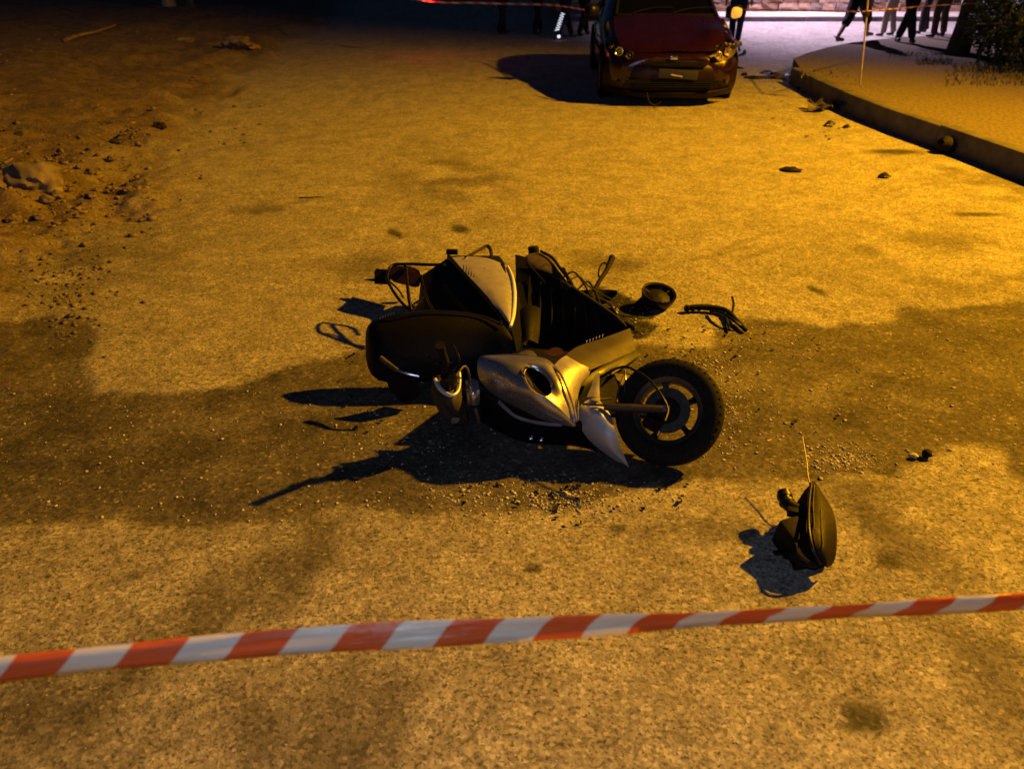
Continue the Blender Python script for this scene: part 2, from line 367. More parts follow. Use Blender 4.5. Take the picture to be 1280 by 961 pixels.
# ---- stones and grit (too many to count) as one object
def scatter_geo(pts, sizes, amp=.3):
    bm = bmesh.new(); bmesh.ops.create_icosphere(bm, subdivisions=1, radius=1); bm.verts.index_update()
    bv = np.array([v.co[:] for v in bm.verts]); bf = np.array([[v.index for v in f.verts] for f in bm.faces]); bm.free()
    N = len(pts); sc = RNG.uniform(.55, 1.3, (N, 1, 3)) * np.array([1, 1, .42]); jit = 1 + RNG.uniform(-amp, amp, (N, len(bv), 1))
    an = RNG.uniform(0, 6.28, N); c, s = np.cos(an), np.sin(an)
    v = bv[None] * sc * jit * np.array(sizes)[:, None, None]
    x = v[..., 0] * c[:, None] - v[..., 1] * s[:, None]; y = v[..., 0] * s[:, None] + v[..., 1] * c[:, None]
    v = np.stack([x, y, v[..., 2]], -1) + np.array(pts)[:, None]
    f = bf[None] + (np.arange(N) * len(bv))[:, None, None]
    return v.reshape(-1, 3), f.reshape(-1, 3)
def np_mesh(name, v, f, m, parent=None, smooth=False):
    me = bpy.data.meshes.new(name); k = f.shape[1]; me.vertices.add(len(v)); me.vertices.foreach_set('co', np.asarray(v, np.float32).ravel())
    me.loops.add(f.size); me.loops.foreach_set('vertex_index', f.astype(np.int32).ravel())
    me.polygons.add(len(f)); me.polygons.foreach_set('loop_start', np.arange(0, f.size, k, dtype=np.int32)); me.update(calc_edges=True)
    return link(name, me, m, parent, smooth)
stonem = mat('stone_chips', (.38, .35, .3), .85, 0, .5, 37, .2, 150, spec=.25)
pts = []; szs = []
def strew(px0, py0, px1, py1, n, smin, smax, sx=None):
    for _ in range(n):
        rn = lambda: random.random() if n > 300 and px1 - px0 > 300 else min(1.2, max(-.2, random.gauss(.5, .27)))
        g = P(px0 + (px1 - px0) * rn(), py0 + (py1 - py0) * rn())
        if sx and sdf_pt(g): continue
        s = smin + (smax - smin) * random.random() ** 3; pts.append((g.x, g.y, ground_z(g.x, g.y) + s * .25)); szs.append(s)
strew(0, 480, 480, 650, 310, .0025, .009); strew(880, 400, 1280, 600, 420, .0025, .01)
strew(590, 600, 800, 645, 420, .003, .009); strew(520, 585, 700, 640, 100, .003, .008); strew(1010, 556, 1100, 590, 330, .003, .009)
strew(0, 650, 1280, 955, 330, .0015, .005); strew(790, 405, 1000, 470, 160, .003, .009); strew(870, 440, 960, 560, 170, .003, .009)
strew(745, 365, 815, 418, 130, .003, .009); strew(420, 490, 600, 600, 120, .003, .009); strew(850, 440, 920, 470, 90, .004, .01); strew(480, 600, 820, 660, 120, .003, .01)
g_ = scatter_geo(pts, szs); tag(np_mesh('grit', *g_, stonem), 'loose pale stone chips and broken glass strewn over the road', 'grit', kind='stuff')
pts = []; szs = []
strew(-60, 190, 200, 290, 900, .008, .04); strew(0, 290, 150, 420, 400, .005, .022); strew(-100, 60, 330, 190, 350, .01, .04); strew(130, 165, 210, 200, 130, .008, .03)
rubm = mat('rubble_stone', (.15, .115, .082), .95, 0, .55, 9, .6, 45, spec=.1)
g_ = scatter_geo(pts, szs, .35); tag(np_mesh('rubble', *g_, rubm), 'brown earth clods and small rubble on the dirt bank', 'rubble', kind='stuff')
# single stones and clods that can be picked out
def rock(px, py, r, seed, label, group=None, sq=(1, .8, .6), m=rubm, name='rock', cat='rock', sub=3, amp=.45, sink=.35):
    g = P(px, py); g.z = ground_z(g.x, g.y); V, Fc = blob_geo(g + Vector((0, 0, r * sq[2] * (1 - sink))), r, seed, sub, amp, sq)
    return tag(mesh(name, V, Fc, m, None, sub > 2, loc=g), label, cat, group)
rock(50, 252, .27, 3, 'large grey-brown boulder half buried in the dirt bank', sq=(.8, .6, .62), m=mat('boulder_stone', (.17, .14, .1), .95, 0, .5, 6, .5, 20, spec=.1), sub=4, amp=.3, sink=.45)
darkm = mat('dark_clod', (.02, .016, .012), .8, 0, .4, 20, .3, 60, spec=.2)
rock(144, 184, .07, 5, 'dark oval clod on the edge of the dirt bank', m=darkm, sq=(1, .7, .5), name='clod', cat='clod')
rock(201, 169, .085, 6, 'dark round stone with a pale chip behind it at the bank corner', m=darkm)
rock(30, 192, .06, 8, 'dark splinter-shaped clod beside the boulder', m=darkm, sq=(.6, 1.1, .6), name='clod', cat='clod')
rock(300, 68, .28, 9, 'broad earthy lump of rubble at the dark road edge', sq=(1.2, .8, .5), m=rubm)
rock(228, 62, .2, 10, 'low flat stone at the dark verge near the tree', sq=(1.3, .7, .4))
for i, (px, py, r) in enumerate([(88, 226, .1), (115, 225, .08), (90, 248, .08), (104, 252, .07), (118, 257, .075), (75, 258, .1), (128, 228, .06), (62, 262, .1), (30, 268, .09), (160, 248, .06), (175, 188, .07), (190, 178, .06), (20, 285, .09), (98, 277, .06), (140, 206, .07), (8, 262, .1), (52, 282, .07), (122, 243, .08)]):
    rock(px, py, r * .62, 20 + i, 'fist-sized brown stone in the rubble of the dirt bank', 'stones in the rubble of the dirt bank', sq=(1.1, .8, .65), sub=2)
def twig(pix, r, label, m=darkm, name='twig', h=.02):
    pp = [P(x, y) for x, y in pix]
    for p in pp: p.z = ground_z(p.x, p.y) + h
    return tag(tube(name, pp, [r, r * .8, r * .5], m, None, 6, 9, loc=pp[0]), label, 'twig')
branchm = mat('dead_wood', (.16, .12, .08), .9, 0, .4, 15, .3, 80)
twig([(88, 76), (105, 70), (128, 66), (150, 58)], .035, 'pale dead branch lying on the dark verge', branchm, 'branch')
twig([(0, 182), (8, 187), (15, 192)], .015, 'thin dark twig on the dirt bank beside the boulder')
twig([(374, 249), (388, 249), (402, 248)], .008, 'small dark twig lying alone on the pale road')

# ------------------------------------------------------------------ kerb, pavement, far road and wall
KH = .24
kp = [Vector((5.9, -1.5, 0)), Vector((5.35, 3.2, 0))] + [P(*q) for q in [(1280, 227), (1197, 195), (1137, 174), (1066, 146), (1012, 119), (985, 105)]]
conc = mat('kerb_concrete', (.095, .088, .078), .85, 0, .3, 6, .35, 50, spec=.2)
pavm = mat('pavement_surface', (.11, .095, .075), .95, 0, .35, 26, .8, 90, col2=(.175, .145, .11), spec=.1)
kerb = empty('kerb', P(1137, 174), 'long dark concrete kerb along the raised pavement', 'kerb')
path = cr(kp, 200); dist = [0]
for i in range(1, 200): dist.append(dist[-1] + (path[i] - path[i - 1]).length)
def at_d(d):
    i = min(max(1, int(np.searchsorted(dist, d))), 199); f = (d - dist[i - 1]) / (dist[i] - dist[i - 1]); return path[i - 1].lerp(path[i], f)
def perp(d): t = (at_d(min(d + .05, dist[-1])) - at_d(max(d - .05, 0))).normalized(); return Vector((-t.y, t.x, 0)) * -1
d = 0; L_ = 2.05; k = 0
while d < dist[-1] - .2:
    d1 = min(d + L_, dist[-1]); lo = []
    for q in range(5):
        dd = d + .005 + (d1 - d - .01) * q / 4; p = at_d(dd); n_ = perp(dd); dz = random.uniform(-.006, .006); w_ = .13
        lo.append([p + Vector((0, 0, -.08)), p + n_ * .005 + Vector((0, 0, KH - .035 + dz)), p + n_ * .012 + Vector((0, 0, KH - .012 + dz)), p + n_ * .035 + Vector((0, 0, KH + dz)), p + n_ * w_ + Vector((0, 0, KH + dz)), p + n_ * w_ + Vector((0, 0, -.08))])
    V, Fc = loft_geo(lo); mesh('kerb_stone', V, Fc, conc, kerb, True); d = d1; k += 1
# pavement: a raised slab behind the kerb, with its rounded far corner
inner = [at_d(t) + perp(t) * .134 for t in np.linspace(0, dist[-1], 40)]
far = [P(*q, KH) for q in [(992, 73), (1010, 66), (1035, 59), (1065, 53), (1100, 49), (1140, 46)]] + [Vector((11, 18.2, 0)), Vector((18, 19.3, 0)), Vector((45, 22, 0))]
loop = [Vector((45, -1.5, 0))] + inner + far
bm = bmesh.new(); top = [bm.verts.new((p.x, p.y, KH - .004)) for p in loop]; f = bm.faces.new(top)
r_ = bmesh.ops.extrude_face_region(bm, geom=[f]); bmesh.ops.translate(bm, vec=(0, 0, -.3), verts=[v for v in r_['geom'] if isinstance(v, bmesh.types.BMVert)])
bmesh.ops.triangulate(bm, faces=[x for x in bm.faces if len(x.verts) > 4]); bmesh.ops.recalc_face_normals(bm, faces=bm.faces)
me = bpy.data.meshes.new('pavement'); bm.to_mesh(me); bm.free(); o = link('pavement', me, pavm, None, False); o['kind'] = 'structure'
# far pavement and stone wall beyond the cross road
FY = 22.3
def slab(name, x0, x1, y0, y1, z0, z1, m): o = box(name, ((x0 + x1) / 2, (y0 + y1) / 2, (z0 + z1) / 2), x1 - x0, y1 - y0, z1 - z0, m); o['kind'] = 'structure'; return o
slab('far_pavement', 1.5, 45, FY + .2, 24.9, -.1, .1, mat('far_pavement_surface', (.36, .31, .26), .9, 0, .3, 1.5, .3, 30, spec=.2))
fk = empty('kerb', (8, FY + .1, 0), 'low grey kerb on the far side of the cross road', 'kerb')
for i in range(22): box('kerb_stone', (2.5 + i * 2.0, FY + .1, -.01), 1.985, .19, .24, mat('far_kerb_stone', (.11, .1, .1), .85, 0, .3, 4, .2, 40), fk, bev=.015)
wall = empty('stone_wall', (9, 24.1, 0), 'brown rough stone wall behind the far pavement', 'wall')
wm = [mat('wall_stone_%s' % q, c, .9, 0, .35, 5, .4, 30, spec=.2) for q, c in (('brown', (.2, .12, .075)), ('pale', (.33, .22, .15)), ('grey', (.22, .17, .15)))]
box('wall_core', (6.7, 24.25, 1.3), 11.4, .3, 2.6, mat('wall_mortar', (.1, .075, .055), .95, 0, .3, 8, .3, 60), wall)
protos = []
for i in range(9):
    bm = bmesh.new(); bmesh.ops.create_cube(bm, size=1); bmesh.ops.subdivide_edges(bm, edges=bm.edges[:], cuts=1, use_grid_fill=True)
    for v in bm.verts: v.co += Vector((random.uniform(-.06, .06), random.uniform(-.18, .1), random.uniform(-.08, .08)))
    me = bpy.data.meshes.new('stone_block'); bm.to_mesh(me); bm.free(); me.materials.append(wm[i % 3]); protos.append(me)
for row in range(5):
    x = 1.2 + (row % 2) * .2
    while x < 12:
        wd = random.uniform(.32, .62); o = bpy.data.objects.new('stone_block', random.choice(protos)); COL.objects.link(o); o.parent = wall
        o.location = Vector((x + wd / 2, 24.08, .1 + .11 + row * .22)) - wall.location; o.scale = (wd * .94, .16, .205); x += wd
pts_v, pts_f = [], []
for row in range(5, 11):
    x = 1.2 + (row % 2) * .2
    while x < 12:
        wd = random.uniform(.32, .62); pts_v.append(box_geo(Vector((x + wd / 2, 24.08 + random.uniform(-.02, .02), .21 + row * .22)), wd * .94, .15, .205)); x += wd
V, Fc = join(pts_v); mesh('upper_blocks', V, Fc, wm[0], wall, False)['kind'] = 'stuff'

# ------------------------------------------------------------------ street lamps (the lit sodium lamp stands right of the frame)
galv = mat('lamp_pole_steel', (.3, .3, .3), .5, .6, .2, 10, .05, 40)
def street_lamp(base, head, aim, colr, power, label, cone, blend, size):
    base = Vector(base); t = empty('street_lamp', base, label, 'street lamp')
    tube('pole', [base, base + Vector((0, 0, 1.2)), Vector((base.x, base.y, head.z - .15))], [.09, .075, .05], galv, t, 14)
    box('base_plate', base + Vector((0, 0, .02)), .34, .34, .04, galv, t, bev=.008)
    dv = Vector((head.x - base.x, head.y - base.y, 0)); top_ = Vector((base.x, base.y, head.z - .2)); e = head + Vector((0, 0, .14)) - dv.normalized() * .2
    tube('arm', [top_, top_ + Vector((0, 0, .28)) + dv * .15, e], .03, galv, t, 10, 12)
    a = dv.normalized(); b = Vector((-a.y, a.x, 0)); c = head + Vector((0, 0, .12)); lo = []
    for s, wd, ht in ((-.34, .06, .05), (-.25, .12, .09), (0, .15, .1), (.2, .13, .08), (.3, .06, .03)):
        lo.append([c + a * s + b * wd * x + Vector((0, 0, ht * z)) for x, z in ((-1, -.1), (-.8, .6), (0, 1), (.8, .6), (1, -.1), (0, -.25))])
    loft('lamp_head', lo, galv, t)
    lathe('lamp_lens', [(.12, 0), (.1, -.03), (.05, -.045), (0.001, -.05)], head + Vector((0, 0, .09)), (0, 0, 1), mat('lit_lens_' + str(round(power)), colr, .3, emit=colr, estr=20), t, 20)
    ld = bpy.data.lights.new('lamp_light', 'SPOT'); ld.energy = power; ld.color = colr; ld.spot_size = R(cone); ld.spot_blend = blend; ld.shadow_soft_size = size
    lo_ = bpy.data.objects.new('lamp_light', ld); COL.objects.link(lo_); lo_.parent = t; lo_.location = head - base
    lo_.rotation_euler = (Vector(aim) - head).to_track_quat('-Z', 'Y').to_euler()
street_lamp((10.8, 7.5, KH - .004), LAMP, LAMP_AIM, (1, .44, .006), LAMP_W, 'tall steel street lamp with orange sodium light on the raised pavement', 122, 1., .16)
street_lamp((4.1, 23.5, .1), LAMP2, LAMP2_AIM, (.96, .7, 1), LAMP2_W, 'tall steel street lamp with pinkish white light behind the red car', 112, 1., .1)

#==SCOOTER
sc = empty('scooter', P(690, 480), 'wrecked silver and black motor scooter lying on its side on the road', 'scooter')
_P0 = P; FLAT = .86
def P(px, py, h=0.): return _P0(px, py, h * FLAT)
def PP(*q): return [P(*x) for x in q]
def low(v): f = (2 - FLAT * v.z) / (2 - v.z); return Vector((v.x * f, v.y * f, v.z * FLAT))
# --- front wheel
WN = Vector((-.33, -.70, .60)).normalized(); WC = _P0(836, 515, .205) 
WR = .232
tp = []
for i in range(18):
    t = 2 * math.pi * i / 18; cx, ca = math.cos(t), math.sin(t)
    r = .182 + .05 * (abs(cx) ** .7) * (1 if cx > 0 else -1); h = .056 * (abs(ca) ** .8) * (1 if ca > 0 else -1); tp.append((r, h))
def wheel(name, WC, WN, sc, s=1., disc=True):
    T = [(r * s, h * s) for r, h in tp]
    ty = lathe(name, T, WC, WN, rubber, sc, 56, True)
    rim = lathe('rim', [(r * s, h * s) for r, h in ((.142, .042), (.15, .048), (.153, .04), (.138, .03), (.13, 0), (.138, -.03), (.153, -.04), (.15, -.048), (.142, -.042), (.126, -.03), (.122, 0), (.126, .03))], WC, WN, rimm, ty, 48, True)
    a, b, n_ = basis(WN)
    lathe('hub', [(.001, .045), (.028, .045), (.032, .035), (.032, -.035), (.028, -.045), (.001, -.045)], WC, WN, steel, ty, 20)
    for i in range(5):
        t = 2 * math.pi * i / 5 + .35; dr = a * math.cos(t) + b * math.sin(t); sd2 = n_.cross(dr); lo = []
        for r, wd, th in ((.025, .02, .02), (.07, .013, .012), (.11, .012, .011), (.13, .018, .016)):
            c = WC + dr * r * s; lo.append([c + sd2 * wd + n_ * th, c - sd2 * wd + n_ * th, c - sd2 * wd - n_ * th, c + sd2 * wd - n_ * th])
        loft('spoke', lo, blackgl, ty)
    if disc:
        lathe('brake_disc', [(.055, .047), (.098, .047), (.098, .051), (.055, .051)], WC, WN, mat('worn_disc', (.03, .028, .027), .45, .6, .4, 30, .1), ty, 40, True)
        lathe('disc_carrier', [(.001, .052), (.045, .056), (.06, .05), (.058, .046), (.001, .046)], WC, WN, blackpl, ty, 24)
    V, Fc = [], []
    grooves = []
    for i in range(44):                        # tread blocks
        t = 2 * math.pi * i / 44
        for sgn in (-1, 1):
            dr = a * math.cos(t + sgn * .03) + b * math.sin(t + sgn * .03); tn = n_.cross(dr)
            grooves.append(box_geo(WC + dr * (.2172 * s) + n_ * sgn * .031 * s, .018 * s, .024 * s, .014 * s, Matrix((dr, 0.8 * tn + .6 * n_ * sgn, 0.8 * n_ * sgn - .6 * tn)).transposed().to_3x3() @ Matrix(((0, 0, 1), (1, 0, 0), (0, 1, 0)))))
    V, Fc = join(grooves); mesh('tread', V, Fc, rubber, ty, False)
    return ty
fw = wheel('front_wheel', WC, WN, sc)
a_, b_, n_ = basis(WN)
fork_d = (P(735, 508, .29) - (WC + WN * .075)).normalized()
f0 = WC + WN * .078
tube('fork_leg', [f0 + fork_d * -.015, f0 + fork_d * .08, f0 + fork_d * .17, f0 + fork_d * .26], [.016, .018, .018, .014], mat('fork_brown', (.014, .008, .006), .5, .1, .3, 30, .05), sc, 14, 12)
tube('fork_leg', [WC - WN * .078, WC - WN * .078 + fork_d * .26, WC - WN * .06 + fork_d * .42], [.02, .024, .018], steel, sc, 12, 10)
tube('axle', [WC - WN * .095, WC + WN * .1], .011, chrome, sc, 10)
cal = WC + WN * .07 - fork_d * -.02 + b_ * 0
box('brake_caliper', WC + WN * .066 + fork_d * .055 - Vector((0, .02, .055)), .075, .05, .06, blackpl, sc, Matrix.Rotation(.5, 3, 'Y'), .012)
box('caliper_bolt', P(823, 541, .2), .006, .006, .022, chrome, sc, Matrix.Rotation(.2, 3, 'Y'))
tube('brake_hose', [_P0(750, 472, .32), _P0(775, 459, .38), _P0(792, 462, .39), _P0(812, 475, .37), _P0(828, 496, .34), _P0(835, 512, .31), _P0(831, 526, .29)], .0055, blackgl, sc, 8, 30)
tube('cable', [P(728, 499, .3), P(742, 497, .31), P(752, 499, .3), P(764, 498, .3)], .005, rust, sc, 8, 12)
tube('cable', [P(728, 505, .3), P(745, 506, .3), P(770, 508, .29)], .005, steel, sc, 8, 10)
tube('stay_rod', [P(781, 463, .37), P(782, 476, .35), P(781, 492, .31)], .0045, chrome, sc, 8, 8)
tube('stay_rod', [P(780, 470, .33), P(773, 490, .3), P(771, 503, .28)], .006, rust, sc, 8, 8)
loft('mudguard_bracket', [PP((768, 466, .32), (790, 470, .3), (790, 474, .28), (768, 470, .3)), PP((776, 486, .3), (789, 490, .28), (788, 494, .26), (775, 490, .28)), PP((772, 503, .27), (783, 506, .26), (782, 510, .24), (771, 507, .25))], rust, sc)
# --- dark mudguard blade and inner guard behind the fork
panel('mudguard', PP((793, 440, .27), (797, 447, .25), (776, 462, .26), (758, 468, .28), (745, 480, .27), (736, 500, .22), (728, 512, .2), (722, 505, .23), (724, 488, .28), (733, 473, .31), (748, 461, .32), (770, 449, .3)), blackgl, sc, .02, .004, 60)
patch('inner_guard', [PP((735, 478, .25), (750, 466, .26), (775, 462, .25), (792, 470, .2)), PP((733, 496, .2), (750, 490, .19), (772, 488, .18), (790, 495, .15)), PP((740, 520, .12), (755, 520, .11), (770, 520, .1), (785, 525, .08))], blackpl, sc, .004, 14, 12)
patch('shard', [PP((744, 467, .35), (748, 466, .35), (750, 467, .35)), PP((739, 484, .32), (745, 484, .325), (749, 486, .32)), PP((733, 498, .3), (742, 501, .305), (750, 502, .3))], mat('grey_inner_plastic', (.2, .19, .18), .5, .1, .2, 20, .05), sc, .003, 8, 10)
# --- torn front fender, a leaf of silver with a crease
patch('front_fender', [PP((737, 499, .285), (740, 498, .29), (745, 500, .285), (750, 503, .275)), PP((726, 508, .25), (736, 512, .275), (750, 516, .275), (761, 517, .25)), PP((724, 517, .22), (738, 524, .235), (754, 529, .235), (768, 535, .22)),
      PP((727, 534, .17), (742, 538, .19), (758, 544, .19), (773, 550, .17)), PP((741, 553, .1), (752, 556, .12), (766, 562, .12), (778, 565, .1)), PP((772, 576, .035), (776, 577, .04), (781, 579, .04), (786, 583, .03))], mat('fender_grey', (.36, .37, .42), .5, .35, .12, 12, .08, 40), sc, .004, 16, 26)
# --- silver nose fairing with the empty oval lamp opening
nose_out = PP((599, 447, .41), (622, 444, .43), (650, 444, .44), (682, 448, .43), (697, 463, .40), (707, 483, .36), (715, 505, .29), (719, 527, .22), (716, 533, .2), (690, 528, .2), (660, 517, .21), (630, 502, .24), (609, 486, .27), (598, 470, .33))
hole = [P(673 + 12 * math.cos(t) * .72 + 23 * math.sin(t) * .69, 478 - 12 * math.cos(t) * .69 + 23 * math.sin(t) * .72, .40 - .10 * (23 * math.sin(t) * .72 + 22) / 44 + .025) for t in np.linspace(0, 2 * math.pi, 16, endpoint=False)]
nose = panel('nose_fairing', nose_out, silver, sc, .035, .004, 64, 10, hole=hole)
hc = sum(hole, Vector()) / len(hole); ins = [h + (hc - h) * .03 + Vector((.01, .03, -.012)) for h in hole]
deep = [hc + (h - hc) * .75 + Vector((.03, .1, -.04)) for h in hole]; deep2 = [hc + (h - hc) * .3 + Vector((.035, .12, -.045)) for h in hole]
V, Fc = loft_geo([hole, ins, deep, deep2], False); Fc.append(tuple(range(48, 64))); V, Fc = thicken(V, Fc, .003); mesh('lamp_socket', V, Fc, blackgl, nose)
tube('socket_rim', hole + [hole[0]], .0035, silver, nose, 8)
tube('lamp_bracket', [P(657, 458, .43), P(652, 464, .43), P(660, 474, .41), P(666, 484, .39)], .004, rust, nose, 6, 12)
# bright side of the nose, facing the street lamp
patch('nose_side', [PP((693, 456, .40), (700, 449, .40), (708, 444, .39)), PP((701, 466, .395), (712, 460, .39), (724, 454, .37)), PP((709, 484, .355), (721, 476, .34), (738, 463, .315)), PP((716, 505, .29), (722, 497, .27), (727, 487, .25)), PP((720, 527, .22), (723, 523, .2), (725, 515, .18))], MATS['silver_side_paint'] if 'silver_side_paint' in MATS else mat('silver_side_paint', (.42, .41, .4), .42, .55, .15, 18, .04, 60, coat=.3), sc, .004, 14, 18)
tube('seam_trim', PP((690, 458, .41), (700, 466, .405), (708, 483, .37), (716, 505, .30), (721, 527, .23)), .0055, mat('amber_trim', (.4, .3, .2), .35, .6, .1, 20), sc, 8, 22)
tube('nose_lip', PP((600, 446, .415), (625, 443.5, .43), (650, 443.5, .44), (682, 448, .43)), .003, goldpanel, sc, 8, 18)
panel('turn_lens', PP((648, 443, .43), (657, 438, .43), (666, 439, .43), (671, 446, .42), (660, 448, .43)), mat('clear_lens', (.06, .055, .05), .25, 0, .2, 30), sc, .006, .003, 24, 3)
# --- lettered lower front panel and under parts
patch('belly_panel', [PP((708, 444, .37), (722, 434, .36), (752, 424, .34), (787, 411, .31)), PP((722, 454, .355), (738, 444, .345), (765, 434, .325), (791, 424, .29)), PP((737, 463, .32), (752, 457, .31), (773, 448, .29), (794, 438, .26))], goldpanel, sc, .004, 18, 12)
for i, (px, py) in enumerate([(733, 429.5), (737, 428), (741, 426.6), (745, 425), (749, 423.4), (753, 421.8)]):
    q = P(px, py, .352 - i * .002); mesh('letter', [q, q + Vector((.0035, .004, .004)), q + Vector((.006, .017, .012)), q + Vector((.001, .013, .009))], [(0, 1, 2, 3)], mark, sc, False)
loft('red_reflector', [PP((680, 441, .39), (686, 437, .39), (694, 434, .39), (702, 436, .385), (704, 441, .38), (694, 446, .38)), PP((682, 443, .37), (688, 440, .37), (694, 438, .37), (701, 440, .37), (702, 443, .36), (694, 447, .36))], redlens, sc, nk=18)
# body core of the front: leg shield, dark and shadowed
loft('leg_shield_core', [PP((604, 456, .36), (686, 458, .36), (712, 500, .22), (690, 530, .14), (640, 515, .14), (605, 490, .2)),
      PP((620, 450, .29), (700, 452, .28), (732, 474, .19), (715, 500, .07), (650, 495, .07), (620, 475, .1)),
      PP((650, 436, .2), (715, 440, .2), (755, 450, .15), (745, 465, .05), (680, 465, .05), (650, 450, .06))], blackpl, sc, nk=24)
loft('lower_cowl', [PP((600, 495, .24), (612, 492, .25), (614, 515, .12), (603, 528, .04)), PP((650, 515, .21), (660, 517, .21), (664, 540, .09), (650, 551, .02)), PP((715, 531, .2), (722, 525, .2), (735, 545, .07), (720, 558, .015)), PP((748, 540, .1), (752, 538, .1), (758, 560, .03), (750, 566, .01))], blackgl, sc, nk=20, nl=14)
patch('cowl_slash', [PP((624, 500, .262), (634, 509, .25), (646, 519, .232), (665, 525, .22), (684, 528, .215), (702, 530, .213)), PP((622, 504, .255), (633, 514, .235), (646, 523, .22), (665, 529, .21), (684, 532, .205), (702, 533, .205))], mat('grey_slash', (.3, .29, .3), .35, .5, .1, 20), sc, .003, 24, 4)
tube('cowl_edge', PP((605, 520, .09), (640, 530, .11), (680, 540, .1), (718, 546, .09)), .006, steel, sc, 8, 20)
for px, py in ((664, 547), (677, 549), (688, 545)): lathe('bolt', [(.001, .008), (.009, .006), (.011, 0), (.001, -.002)], P(px, py, .06), (0, -.8, .6), chrome, sc, 10)
# --- handlebar cowl, bars and controls at the left end
loft('handlebar_cowl', [PP((541, 474, .36), (552, 468, .38), (566, 468, .38), (577, 474, .36), (572, 492, .32), (556, 494, .32)),
      PP((539, 490, .30), (552, 494, .33), (566, 497, .33), (577, 492, .3), (574, 508, .24), (552, 512, .24)),
      PP((546, 506, .22), (556, 510, .25), (570, 513, .25), (582, 508, .22), (580, 524, .15), (558, 527, .15)),
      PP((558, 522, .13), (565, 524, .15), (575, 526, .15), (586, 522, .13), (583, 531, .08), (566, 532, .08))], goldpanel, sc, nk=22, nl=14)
tube('gauge_bezel', PP((544, 474, .37), (549, 484, .36), (558, 492, .35), (566, 494, .35), (573, 488, .355), (575, 476, .37), (574, 466, .39)), [.008, .011, .009, .006, .006, .008], mat('pale_bezel', (.6, .6, .64), .35, .3, .1, 20), sc, 10, 26)
loft('gauge_pod', [PP((549, 474, .39), (558, 468, .4), (568, 467, .4), (573, 474, .39), (566, 488, .36), (555, 486, .36)), PP((551, 468, .43), (558, 464, .44), (566, 463, .44), (570, 469, .43), (564, 478, .41), (555, 477, .41))], blackgl, sc, nk=18)
tube('handlebar', PP((585, 500, .2), (570, 484, .33), (561, 468, .43), (556, 452, .49)), .012, steel, sc, 10, 14)
tube('grip', PP((558, 458, .465), (554, 445, .545), (550, 431, .63)), [.017, .019, .018, .021], rubber, sc, 14, 10)
tube('brake_lever', PP((566, 462, .46), (574, 452, .5), (571, 440, .54), (565, 431, .58)), [.008, .006, .005, .007], blackgl, sc, 8, 14)
tube('mirror_stem', PP((552, 455, .5), (543, 452, .53), (536, 446, .57)), .0055, blackgl, sc, 8, 10)
tube('control_cable', PP((570, 470, .42), (580, 458, .44), (586, 466, .4), (588, 490, .28)), .005, rust, sc, 8, 16)
box('switch_box', P(559, 461, .46), .045, .035, .05, blackpl, sc, Matrix.Rotation(.5, 3, 'Z'), .008)
patch('steering_cover', [PP((582, 476, .33), (590, 474, .335), (598, 477, .33)), PP((584, 490, .29), (591, 491, .3), (599, 491, .29)), PP((586, 505, .22), (592, 506, .23), (599, 505, .22))], silver, sc, .004, 10, 10)
tube('bracket', PP((594, 510, .2), (597, 520, .16), (599, 528, .12)), .009, rust, sc, 8, 6)
loft('indicator_lens', [PP((556, 520, .16), (566, 518, .18), (578, 519, .17), (574, 528, .12), (562, 530, .12)), PP((564, 524, .17), (568, 522, .185), (574, 523, .18), (572, 528, .15), (566, 528, .15))], mat('smoked_lens', (.22, .2, .19), .18, .2, .2, 30), sc, nk=16)
# --- seat, sprung open on its front hinge, its top to the camera
def seat_loop(c, hw, th): return c
seat_l = []
for (x, yt, yb, ht, hb, th) in ((457, 416, 446, .3, .19, .03), (461, 406, 462, .35, .13, .08), (470, 399, 473, .38, .1, .12), (487, 393, 478, .40, .09, .14), (520, 388, 478, .42, .09, .15), (560, 388, 474, .42, .1, .15), (600, 393, 468, .40, .12, .14), (628, 405, 462, .37, .16, .11), (640, 422, 452, .33, .2, .06)):
    a = P(x, yt, ht); b = P(x, yb, hb); nrm = Vector((.1, -.75, .55)).normalized(); c = (a + b) / 2
    seat_l.append([a, a.lerp(b, .22) + nrm * th * .42, c + nrm * th * .5, a.lerp(b, .78) + nrm * th * .4, b, a.lerp(b, .75) - nrm * th * .4, c - nrm * th * .45, a.lerp(b, .25) - nrm * th * .4])
seat = loft('seat', seat_l, seatm, sc, nl=30, nk=30)
tube('seat_piping', [P(x, y, h) for x, y, h in ((462, 406, .36), (480, 398, .40), (500, 393, .425), (530, 389.5, .435), (565, 389.5, .435), (600, 394.5, .415), (628, 407, .385))], .004, blackgl, seat, 8, 30)
for i in range(6):
    q = P(474 + i * 3.4, 399 - i * 1.2, .41); mesh('letter', [q, q + Vector((.004, .001, 0)), q + Vector((.009, .006, .012)), q + Vector((.005, .006, .012))], [(0, 1, 2, 3)], mat('worn_print', (.12, .13, .12), .6), seat, False)
tube('seat_strut', PP((476, 447, .3), (487, 456, .28), (497, 463, .27)), [.011, .012, .01], rust, sc, 10, 8)
tube('latch_rod', PP((497, 463, .27), (510, 467, .26), (524, 470, .25)), .007, chrome, sc, 8, 10)
loft('seat_hinge', [PP((480, 470, .2), (500, 468, .22), (520, 474, .2), (505, 485, .12)), PP((488, 488, .1), (505, 486, .12), (525, 492, .1), (510, 502, .04))], blackpl, sc, nk=14)
lathe('filler_cap', [(.001, .02), (.035, .02), (.042, .012), (.042, -.02), (.001, -.02)], P(508, 494, .07), (-.2, -.6, .6), blackpl, sc, 20)
